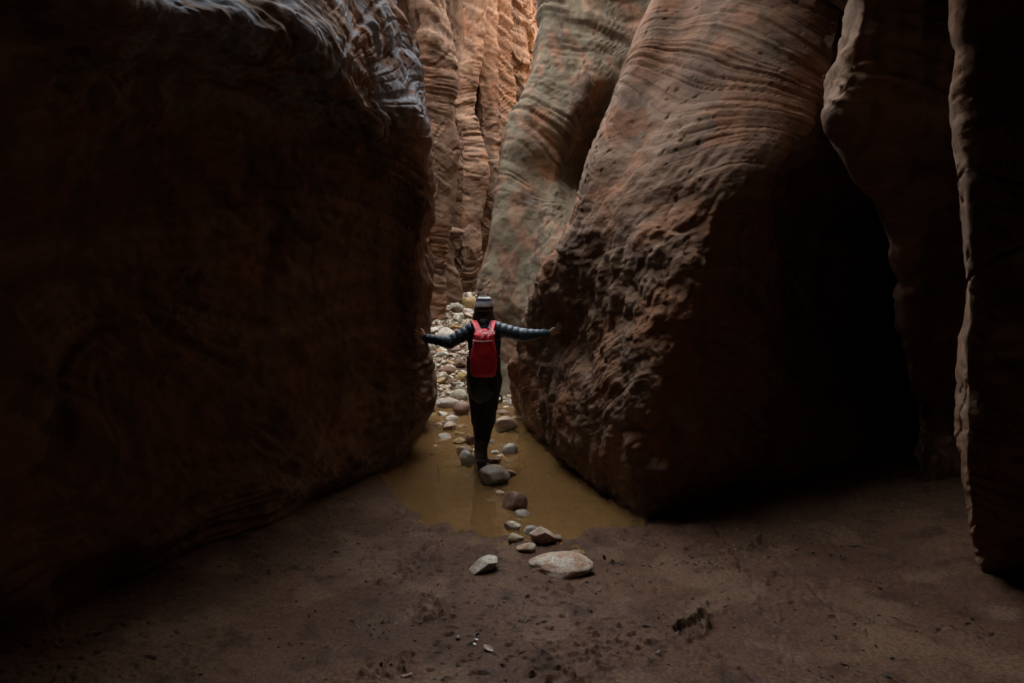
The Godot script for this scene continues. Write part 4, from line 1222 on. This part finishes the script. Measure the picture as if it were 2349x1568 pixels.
func build_person():
	var touch := wall_depth("buttress", 1284, 752)
	if touch > 8.0:
		touch = 6.95
	D0 = clampf(touch, 6.4, 7.15) - 0.03
	print("hand touches the wall at ", touch, " person at ", D0)
	var root := Node3D.new()
	root.name = "person"
	root.position = Vector3(P(1110, 1060, D0).x, 0.02, -D0)
	add_child(root)
	tag(root, "hiker walking away in a dark puffer jacket and striped hat, arms spread to both walls", "person")
	var o := -root.position
	var K := func(px, py, dd := 0.0): return P(px, py, D0 + dd) + o
	var zf := Vector3(0, 0, 1)
	var pelvis: Vector3 = K.call(1111, 872)
	var chest: Vector3 = K.call(1111, 785)
	var neck: Vector3 = K.call(1110, 742, 0.01)
	var head: Vector3 = K.call(1109.5, 708, 0.03)
	var sl: Vector3 = K.call(1084, 757)
	var sr: Vector3 = K.call(1139, 755)
	var el: Vector3 = K.call(1031, 786, -0.02)
	var er: Vector3 = K.call(1202, 769, -0.03)
	var wl: Vector3 = K.call(980, 777, 0.06)
	var wr: Vector3 = K.call(1257, 765.5, -0.01)
	var hl: Vector3 = K.call(1097, 878, 0.02)
	var hr: Vector3 = K.call(1125, 878)
	var kl: Vector3 = K.call(1099, 962, 0.16)
	var kr: Vector3 = K.call(1114, 965, 0.06)
	var fl: Vector3 = K.call(1101, 1026, 0.36)
	var fr: Vector3 = K.call(1104.5, 1038, -0.05)
	# the body: one skin from head to feet, the hands and the head meshed more finely
	var body := [[pelvis, chest, 0.115, 0.125, zf, 0.72], [chest, neck, 0.12, 0.05, zf, 0.75], [sl, sr, 0.05, 0.05], [neck, head, 0.052, 0.055], [sl, el, 0.043, 0.036], [sr, er, 0.043, 0.036], [el, wl, 0.036, 0.026], [er, wr, 0.036, 0.026], [hl, kl, 0.075, 0.05], [hr, kr, 0.075, 0.05], [kl, fl, 0.05, 0.036], [kr, fr, 0.05, 0.036], [fl, fl + Vector3(0, -0.05, -0.15), 0.036, 0.03], [fr, fr + Vector3(0, -0.07, -0.13), 0.036, 0.03]]
	var skin := [solid(body, 0.016, 0.05)]
	var face := [[head + Vector3(0, 0.015, 0.012), head + Vector3(0, 0.02, -0.01), 0.088, 0.086], [head + Vector3(0, -0.05, -0.02), head + Vector3(0, -0.085, -0.055), 0.062, 0.034], [head + Vector3(0, 0.0, -0.085), head + Vector3(0, -0.03, -0.108), 0.010, 0.014],
		[head + Vector3(-0.02, -0.062, -0.092), head + Vector3(0.02, -0.062, -0.092), 0.009, 0.009], [head + Vector3(-0.02, -0.075, -0.088), head + Vector3(0.02, -0.075, -0.088), 0.009, 0.009],
		[head + Vector3(-0.033, 0.005, -0.078), head + Vector3(-0.033, 0.005, -0.080), 0.012, 0.012], [head + Vector3(0.033, 0.005, -0.078), head + Vector3(0.033, 0.005, -0.080), 0.012, 0.012],
		[head + Vector3(-0.088, 0.0, 0.005), head + Vector3(-0.09, -0.035, 0.0), 0.016, 0.011, Vector3(1, 0, 0), 0.5], [head + Vector3(0.088, 0.0, 0.005), head + Vector3(0.09, -0.035, 0.0), 0.016, 0.011, Vector3(1, 0, 0), 0.5]]
	skin.append(solid(face, 0.005, 0.02))
	# the open hand on the buttress
	var palm0: Vector3 = wr + (wr - er).normalized() * 0.012
	var kn: Vector3 = K.call(1271.5, 758.5, 0.0)
	var hand := [[palm0, kn + Vector3(0, -0.006, 0), 0.024, 0.027, zf, 0.5], [palm0 + Vector3(0.01, -0.012, 0), kn + Vector3(0.002, -0.026, 0.0), 0.02, 0.018, zf, 0.55], [palm0 + Vector3(0, 0.01, 0), kn + Vector3(-0.004, 0.016, 0.0), 0.018, 0.017, zf, 0.55]]
	var tips := [[1280.5, 740.0, 1273.0, 754.0], [1286.0, 741.5, 1275.0, 755.5], [1289.5, 746.0, 1276.5, 758.0], [1289.0, 751.5, 1276.0, 760.5]]
	for t in tips:
		var b: Vector3 = K.call(t[2], t[3], 0.0)
		var e: Vector3 = K.call(t[0], t[1], 0.022)
		var m := b.lerp(e, 0.48) + Vector3(0, 0, 0.012)
		hand.append([kn.lerp(b, 0.3), b, 0.0095, 0.0095])
		hand.append([b, m, 0.0092, 0.0082])
		hand.append([m, e, 0.0082, 0.0066])
	var th: Vector3 = K.call(1276, 764.5, 0.0)
	hand.append([palm0 + Vector3(0.012, -0.012, 0), th, 0.013, 0.0105])
	hand.append([th, K.call(1285, 762.5, 0.02), 0.0105, 0.0075])
	skin.append(solid(hand, 0.0032, 0.007))
	# the other hand, flat against the far side of the overhanging wall's edge
	var p1: Vector3 = wl + (wl - el).normalized() * 0.012
	var k1: Vector3 = K.call(968, 771, 0.09)
	hand = [[p1, k1, 0.023, 0.026, zf, 0.5], [p1 + Vector3(0, -0.012, 0), k1 + Vector3(0, -0.022, 0), 0.02, 0.018, zf, 0.55], [p1 + Vector3(0, 0.01, 0), k1 + Vector3(0, 0.02, 0), 0.018, 0.017, zf, 0.55]]
	for t in 4:
		var b := k1 + Vector3(-0.012, 0.030 - 0.018 * t, 0.0)
		var e := b + Vector3(-0.055 - 0.012 * sin(t * 1.0 + 0.6), 0.022 - 0.012 * t, -0.035)
		var m := b.lerp(e, 0.5) + Vector3(-0.002, 0, 0.010)
		hand.append([b, m, 0.009, 0.008])
		hand.append([m, e, 0.008, 0.0066])
	hand.append([p1 + Vector3(-0.01, 0.012, 0), k1 + Vector3(0.012, 0.045, -0.01), 0.012, 0.009])
	hand.append([k1 + Vector3(0.012, 0.045, -0.01), k1 + Vector3(-0.01, 0.066, -0.025), 0.009, 0.007])
	skin.append(solid(hand, 0.0036, 0.007))
	var sm := plain(Color(0.60, 0.41, 0.32), 0.55)
	sm.subsurf_scatter_enabled = true
	sm.subsurf_scatter_strength = 0.15
	put("body", solid_mesh(skin), sm, root)
	# clothes
	var jk := [[K.call(1111, 893, 0.0), K.call(1111, 830), 0.150, 0.148, zf, 0.74, 0.012, 0.062], [K.call(1111, 830), chest, 0.146, 0.158, zf, 0.74, 0.012, 0.062], [chest, K.call(1111, 765), 0.155, 0.12, zf, 0.72],
		[sl + Vector3(0.01, -0.01, 0), sr + Vector3(-0.01, -0.01, 0), 0.076, 0.076], [K.call(1110, 758), K.call(1110, 737), 0.085, 0.072],
		[sl, el, 0.070, 0.058, null, 1.0, 0.012, 0.060], [el, wl, 0.058, 0.043, null, 1.0, 0.010, 0.058],
		[sr, er, 0.070, 0.057, null, 1.0, 0.012, 0.060], [er, wr + (er - wr).normalized() * 0.01, 0.057, 0.040, null, 1.0, 0.010, 0.058]]
	var jm := cloth_mat(Color(0.020, 0.044, 0.060), 0.30, 0.5)
	put("jacket", solid_mesh([solid(jk, 0.0105, 0.028)]), jm, root)
	var cuff := cloth_mat(Color(0.015, 0.022, 0.030), 0.5, 0.2)
	put("cuff", tube([wr + (er - wr).normalized() * 0.03, wr + (wr - er).normalized() * 0.012], [0.039, 0.034], 20), cuff, root)
	put("cuff", tube([wl + (el - wl).normalized() * 0.03, wl + (wl - el).normalized() * 0.012], [0.041, 0.036], 20), cuff, root)
	var tr := [[K.call(1098, 868), K.call(1124, 868), 0.118, 0.118, zf, 0.9], [hl, kl, 0.112, 0.080], [hr, kr, 0.114, 0.092, null, 1.0, 0.003, 0.09], [kl, fl, 0.072, 0.052], [kr, K.call(1108, 1003, 0.0), 0.092, 0.070, null, 1.0, 0.004, 0.05], [K.call(1108, 1003, 0.0), fr, 0.066, 0.053, null, 1.0, 0.006, 0.035]]
	put("trousers", solid_mesh([solid(tr, 0.0115, 0.03)]), cloth_mat(Color(0.011, 0.012, 0.014), 0.75, 0.25), root)
	var bm := cloth_mat(Color(0.030, 0.026, 0.023), 0.55, 0.1)
	var sole := cloth_mat(Color(0.085, 0.080, 0.075), 0.7, 0.0)
	for s in 2:
		var a: Vector3 = fr if s == 0 else fl
		var pitch := 0.45 if s == 0 else 0.05               # the trailing heel is lifting
		var fwd := Vector3(0, -sin(pitch), -cos(pitch))
		var dn := Vector3(0, -cos(pitch), sin(pitch))
		var heel := a + dn * 0.062 - fwd * 0.025
		var boot := put("boot", solid_mesh([solid([[a + Vector3(0, 0.07, 0), a + dn * 0.03, 0.060, 0.060], [heel, heel + fwd * 0.12, 0.054, 0.054], [heel + fwd * 0.12, heel + fwd * 0.225, 0.053, 0.041, dn, 0.8]], 0.007, 0.02)]), bm, root)
		put("sole", solid_mesh([solid([[heel + dn * 0.036 - fwd * 0.012, heel + dn * 0.036 + fwd * 0.11, 0.060, 0.052, dn, 0.4], [heel + dn * 0.038 + fwd * 0.11, heel + dn * 0.034 + fwd * 0.23, 0.052, 0.044, dn, 0.4]], 0.007, 0.012)]), sole, boot)
	# hair below the hat, and the collar
	var hair := []
	var hr_ := RandomNumberGenerator.new()
	hr_.seed = 4
	for i in 15:
		var a := -1.35 + 2.7 * i / 14.0
		var top := head + Vector3(sin(a) * 0.082, -0.045, cos(a) * 0.078)
		var mid := top + Vector3(sin(a) * 0.014, -0.045, cos(a) * 0.006)
		var end := mid + Vector3(sin(a) * 0.012 + hr_.randf_range(-0.015, 0.015), -0.018 - 0.02 * hr_.randf(), 0.008)
		hair.append([top, mid, 0.018, 0.017])
		hair.append([mid, end, 0.016, 0.007])
	put("hair", solid_mesh([solid(hair, 0.006, 0.008)]), cloth_mat(Color(0.016, 0.010, 0.007), 0.5, 0.2), root)
	var coll := PackedVector3Array()
	for j in 9:
		for i in 41:
			var a := TAU * i / 40.0
			var t := j / 8.0
			var rr := 0.083 - 0.010 * t + 0.012 * sin(t * PI) + 0.004 * NZ.get_noise_2d(a * 3.0, t * 3.0 + 20.0)
			coll.append(neck + Vector3(sin(a) * rr, -0.035 + 0.075 * t + 0.012 * cos(a), cos(a) * rr * 0.95 + 0.012))
	put("collar", grid_mesh(coll, PackedColorArray(), 41, 9, neck + Vector3(0, 0, 5), true), cloth_mat(Color(0.018, 0.026, 0.020), 0.4, 0.4), root)
	# the knitted hat
	var bands := [[0.0, Color(0.035, 0.010, 0.042)], [0.17, Color(0.12, 0.20, 0.09)], [0.21, Color(0.74, 0.74, 0.70)], [0.285, Color(0.036, 0.009, 0.042)], [0.42, Color(0.46, 0.48, 0.60)], [0.49, Color(0.74, 0.74, 0.74)], [0.60, Color(0.010, 0.011, 0.012)], [0.73, Color(0.085, 0.098, 0.045)], [0.81, Color(0.010, 0.011, 0.011)]]
	var hp := PackedVector3Array()
	var hc := PackedColorArray()
	var nu := 181
	var nv := 96
	for j in nv:
		for i in nu:
			var a := TAU * i / (nu - 1)
			var t := float(j) / (nv - 1)
			var ring := sin(minf(t * 1.7, 1.0) * PI * 0.5)
			var fall := 0.105 * (1.0 - cos(minf(t * 1.7, 1.0) * PI * 0.5)) + 0.095 * maxf(0.0, t - 0.588) / 0.412
			var rr := 0.0915 * pow(ring, 0.92) * (1.0 - 0.05 * smoothstep(0.75, 1.0, t))
			var knit := 0.0016 * sin(t * 62.0 * PI) * absf(sin(a * 30.0)) + 0.0012 * sin(a * 60.0)
			var p := Vector3(sin(a) * (rr + knit), 0.128 - fall, cos(a) * (rr * 1.08 + knit))
			p.x += 0.006 * sin(t * 4.0)
			hp.append(head + p + Vector3(0, 0.0, 0.006))
			var tt := t + 0.012 * absf(sin(a * 30.0)) + 0.006 * NZ.get_noise_2d(a * 12.0, t * 30.0)
			var c: Color = bands[0][1]
			for b in bands:
				if tt >= b[0]:
					c = b[1]
			c = c * (1.0 + 0.3 * NZ.get_noise_2d(a * 30.0, t * 70.0))
			c.a = 1.0
			hc.append(c)
	var hm := cloth_mat(Color(1, 1, 1), 0.95, 0.3)
	hm.vertex_color_use_as_albedo = true
	put("hat", grid_mesh(hp, hc, nu, nv, head + Vector3(0, 1, 8), true), hm, root)

func cloth_mat(c: Color, rough: float, sheen: float) -> StandardMaterial3D:
	var m := plain(c, rough)
	if sheen > 0.0:
		m.rim_enabled = true
		m.rim = sheen
		m.rim_tint = 0.6
	m.metallic_specular = 0.5
	m.uv1_triplanar = true
	m.uv1_scale = Vector3.ONE * 5.0
	m.heightmap_enabled = true
	m.heightmap_texture = M.relief
	m.heightmap_scale = 0.6
	return m

func build_backpack():
	var at := P(1111, 812, D0 - 0.21)
	var root := Node3D.new()
	root.name = "backpack"
	root.position = at
	add_child(root)
	tag(root, "slim red rucksack with white piping and drawcord on the hiker's back", "backpack")
	var K := func(px, py, dd := 0.0): return P(px, py, D0 - 0.21 + dd) - at
	# the sack: rounded sections from the base to the gathered mouth
	var sec := [[866, 1086, 1132, 0.045, 0.03], [858, 1081, 1137, 0.085, 0.01], [840, 1079, 1139.5, 0.105, 0.0], [815, 1080, 1139, 0.108, 0.0], [795, 1084, 1136.5, 0.104, 0.0], [780, 1086, 1134, 0.096, 0.0], [771, 1088, 1133.5, 0.088, 0.0], [764, 1090, 1133, 0.07, 0.01], [758, 1094, 1131, 0.045, 0.03], [755, 1101, 1124, 0.02, 0.05]]
	var rows := []
	for s in sec:
		rows.append(s)
	var nu := 97
	var nv := 91
	var pos := PackedVector3Array()
	for j in nv:
		var t := float(j) / (nv - 1) * (rows.size() - 1)
		var i0 := mini(int(t), rows.size() - 2)
		var u := t - i0
		var v := []
		for q in 5:
			var a: float = rows[maxi(i0 - 1, 0)][q]
			var d: float = rows[mini(i0 + 2, rows.size() - 1)][q]
			v.append(cubic_interpolate(rows[i0][q], rows[i0 + 1][q], a, d, u))
		var l: Vector3 = K.call(v[1], v[0])
		var r: Vector3 = K.call(v[2], v[0])
		var c := (l + r) * 0.5 + Vector3(0, 0, -v[4])
		var hw := (r.x - l.x) * 0.5
		for i in nu:
			var a := TAU * i / (nu - 1)
			var e := 0.72
			var x := signf(cos(a)) * pow(absf(cos(a)), e)
			var z := signf(sin(a)) * pow(absf(sin(a)), e)
			var gather := smoothstep(783.0, 760.0, v[0]) * (1.0 - 0.4 * smoothstep(762.0, 755.0, v[0]))
			var fold := 0.014 * gather * sin(a * 13.0 + 2.0 * sin(v[0] * 0.11)) * (0.6 + 0.8 * NZ.get_noise_2d(a * 2.0, v[0] * 0.03))
			var slack := 0.006 * NR.get_noise_3d(x * 1.6, v[0] * 0.035, z * 1.6) + 0.004 * NZ.get_noise_3d(x * 4.0 + v[0] * 0.05, v[0] * 0.06, z * 3.0)
			var m := 1.0 + (fold + slack) / 0.1
			pos.append(c + Vector3(x * hw * m, 0, z * maxf(v[3], 0.01) * m))
	var red := cloth_mat(Color(0.66, 0.008, 0.022), 0.45, 0.1)
	put("sack", grid_mesh(pos, PackedColorArray(), nu, nv, Vector3(0, 0, 6), true), red, root)
	var zmax := func(px, py, extra := 0.0):                      # the sack's surface towards us at that pixel
		var q: Vector3 = K.call(px, py)
		var best := -9.0
		for p in pos:
			if absf(p.x - q.x) < 0.012 and absf(p.y - q.y) < 0.012:
				best = maxf(best, p.z)
		return Vector3(q.x, q.y, (best if best > -1.0 else 0.0) + extra)
	# piping along the pocket, with its pull
	var white := cloth_mat(Color(0.66, 0.64, 0.62), 0.6, 0.0)
	var line := []
	for k in 12:
		var t := k / 11.0
		line.append(zmax.call(lerpf(1087.5, 1130.5, t), 779.5 + 1.6 * sin(t * PI) - 0.5 * t, 0.003))
	put("piping", tube(spline(line, 4), 0.0042, 8), white, root)
	put("zip_pull", tube(spline([zmax.call(1088, 781, 0.003), zmax.call(1086.5, 786, 0.004), zmax.call(1085.5, 790, 0.006)], 4), 0.003, 6), white, root)
	# the drawcord's loops
	var cord := []
	for q in [[1113, 767, 0.01], [1110, 762, 0.02], [1104, 761, 0.03], [1105, 757.5, 0.035], [1114, 757.5, 0.04], [1124, 761, 0.035], [1130, 758, 0.03], [1126, 753.5, 0.03], [1122, 751, 0.03]]:
		cord.append(zmax.call(q[0], q[1], q[2]))
	put("drawcord", tube(spline(cord, 6), 0.0035, 8), white, root)
	cord = []
	for q in [[1114, 768, 0.012], [1112, 764, 0.03], [1120, 765, 0.035], [1131, 763.5, 0.03], [1134.5, 764.5, 0.025], [1132, 759, 0.025], [1127, 754.5, 0.028]]:
		cord.append(zmax.call(q[0], q[1], q[2]))
	put("drawcord", tube(spline(cord, 6), 0.0035, 8), white, root)
	put("cord_lock", solid_mesh([solid([[zmax.call(1113, 765, 0.012), zmax.call(1113, 770, 0.012), 0.007, 0.006]], 0.003, 0.004)]), cloth_mat(Color(0.02, 0.02, 0.02), 0.4, 0.0), root)
	# the drinking hose, blue
	put("hose", tube(spline([K.call(1117, 763, 0.02), K.call(1119.5, 754, -0.02), K.call(1123, 745, 0.04), K.call(1127, 737, 0.10)], 6), 0.0045, 8), cloth_mat(Color(0.02, 0.05, 0.16), 0.35, 0.0), root)
	# straps over the shoulders
	for s in [[[1099, 763, -0.02], [1095, 752, 0.03], [1090, 742, 0.10], [1087, 737, 0.17], [1086, 740, 0.26]], [[1124, 763, -0.02], [1127, 752, 0.03], [1130, 742, 0.10], [1132, 737, 0.17], [1133, 740, 0.26]]]:
		var mid := []
		for q in s:
			mid.append(K.call(q[0], q[1], q[2]))
		put("shoulder_strap", band(spline(mid, 8), 0.060, 0.012), red, root)
	put("grab_loop", band(spline([K.call(1105, 757, 0.04), K.call(1107, 749, 0.05), K.call(1113, 747, 0.05), K.call(1117, 757, 0.04)], 6), 0.014, 0.004), cloth_mat(Color(0.02, 0.025, 0.03), 0.5, 0.0), root)
	# side pockets and the belt, black
	var black := cloth_mat(Color(0.014, 0.015, 0.017), 0.6, 0.2)
	for s in [[1076, 1.0], [1143.5, -1.0]]:
		put("side_pocket", solid_mesh([solid([[K.call(s[0], 822, 0.09), K.call(s[0] + 0.5 * s[1], 862, 0.09), 0.030, 0.034, Vector3(1, 0, 0), 0.75]], 0.008, 0.01)]), black, root)
	put("hip_belt", band(spline([K.call(1146, 866, 0.30), K.call(1149, 864, 0.18), K.call(1141, 862, 0.07), K.call(1111, 861, 0.05), K.call(1081, 862, 0.07), K.call(1073, 864, 0.18), K.call(1076, 866, 0.30)], 8), 0.055, 0.014, true), black, root)
	# loose webbing ends
	var web := cloth_mat(Color(0.060, 0.078, 0.085), 0.6, 0.1)
	for s in [[[1075, 856, 0.09], [1073.5, 872, 0.06], [1073, 890, 0.05], [1074, 905, 0.04]], [[1138.5, 856, 0.05], [1141, 872, 0.03], [1143.5, 890, 0.02], [1145, 905, 0.03]], [[1145, 904, 0.03], [1149, 908, 0.03], [1150.5, 916, 0.03], [1151, 921, 0.03]], [[1075, 880, 0.06], [1078, 900, 0.04], [1079.5, 915, 0.04]]]:
		var mid := []
		for q in s:
			mid.append(K.call(q[0], q[1], q[2]))
		put("webbing_end", band(spline(mid, 6), 0.014, 0.003), web, root)

func band(mid: Array, wide: float, thick: float, upright := false) -> ArrayMesh:     # a flat strap along a line
	var pos := PackedVector3Array()
	var n := mid.size()
	for i in n:
		var dir: Vector3 = (mid[mini(i + 1, n - 1)] - mid[maxi(i - 1, 0)]).normalized()
		var side := Vector3.UP if upright else (Vector3(1, 0, 0) - dir * dir.x).normalized()
		var out := side.cross(dir).normalized()
		for q in [[-0.5, -0.35], [-0.42, 0.5], [0.42, 0.5], [0.5, -0.35], [0.42, -0.5], [-0.42, -0.5], [-0.5, -0.35]]:
			pos.append(mid[i] + side * q[0] * wide + out * q[1] * thick)
	var idx := PackedInt32Array()
	for i in n - 1:
		for k in 6:
			var a := i * 7 + k
			idx.append_array(PackedInt32Array([a, a + 7, a + 1, a + 1, a + 7, a + 8]))
	var st := SurfaceTool.new()
	st.begin(Mesh.PRIMITIVE_TRIANGLES)
	st.set_smooth_group(-1)
	for i in idx:
		st.add_vertex(pos[i])
	st.generate_normals()
	return st.commit()
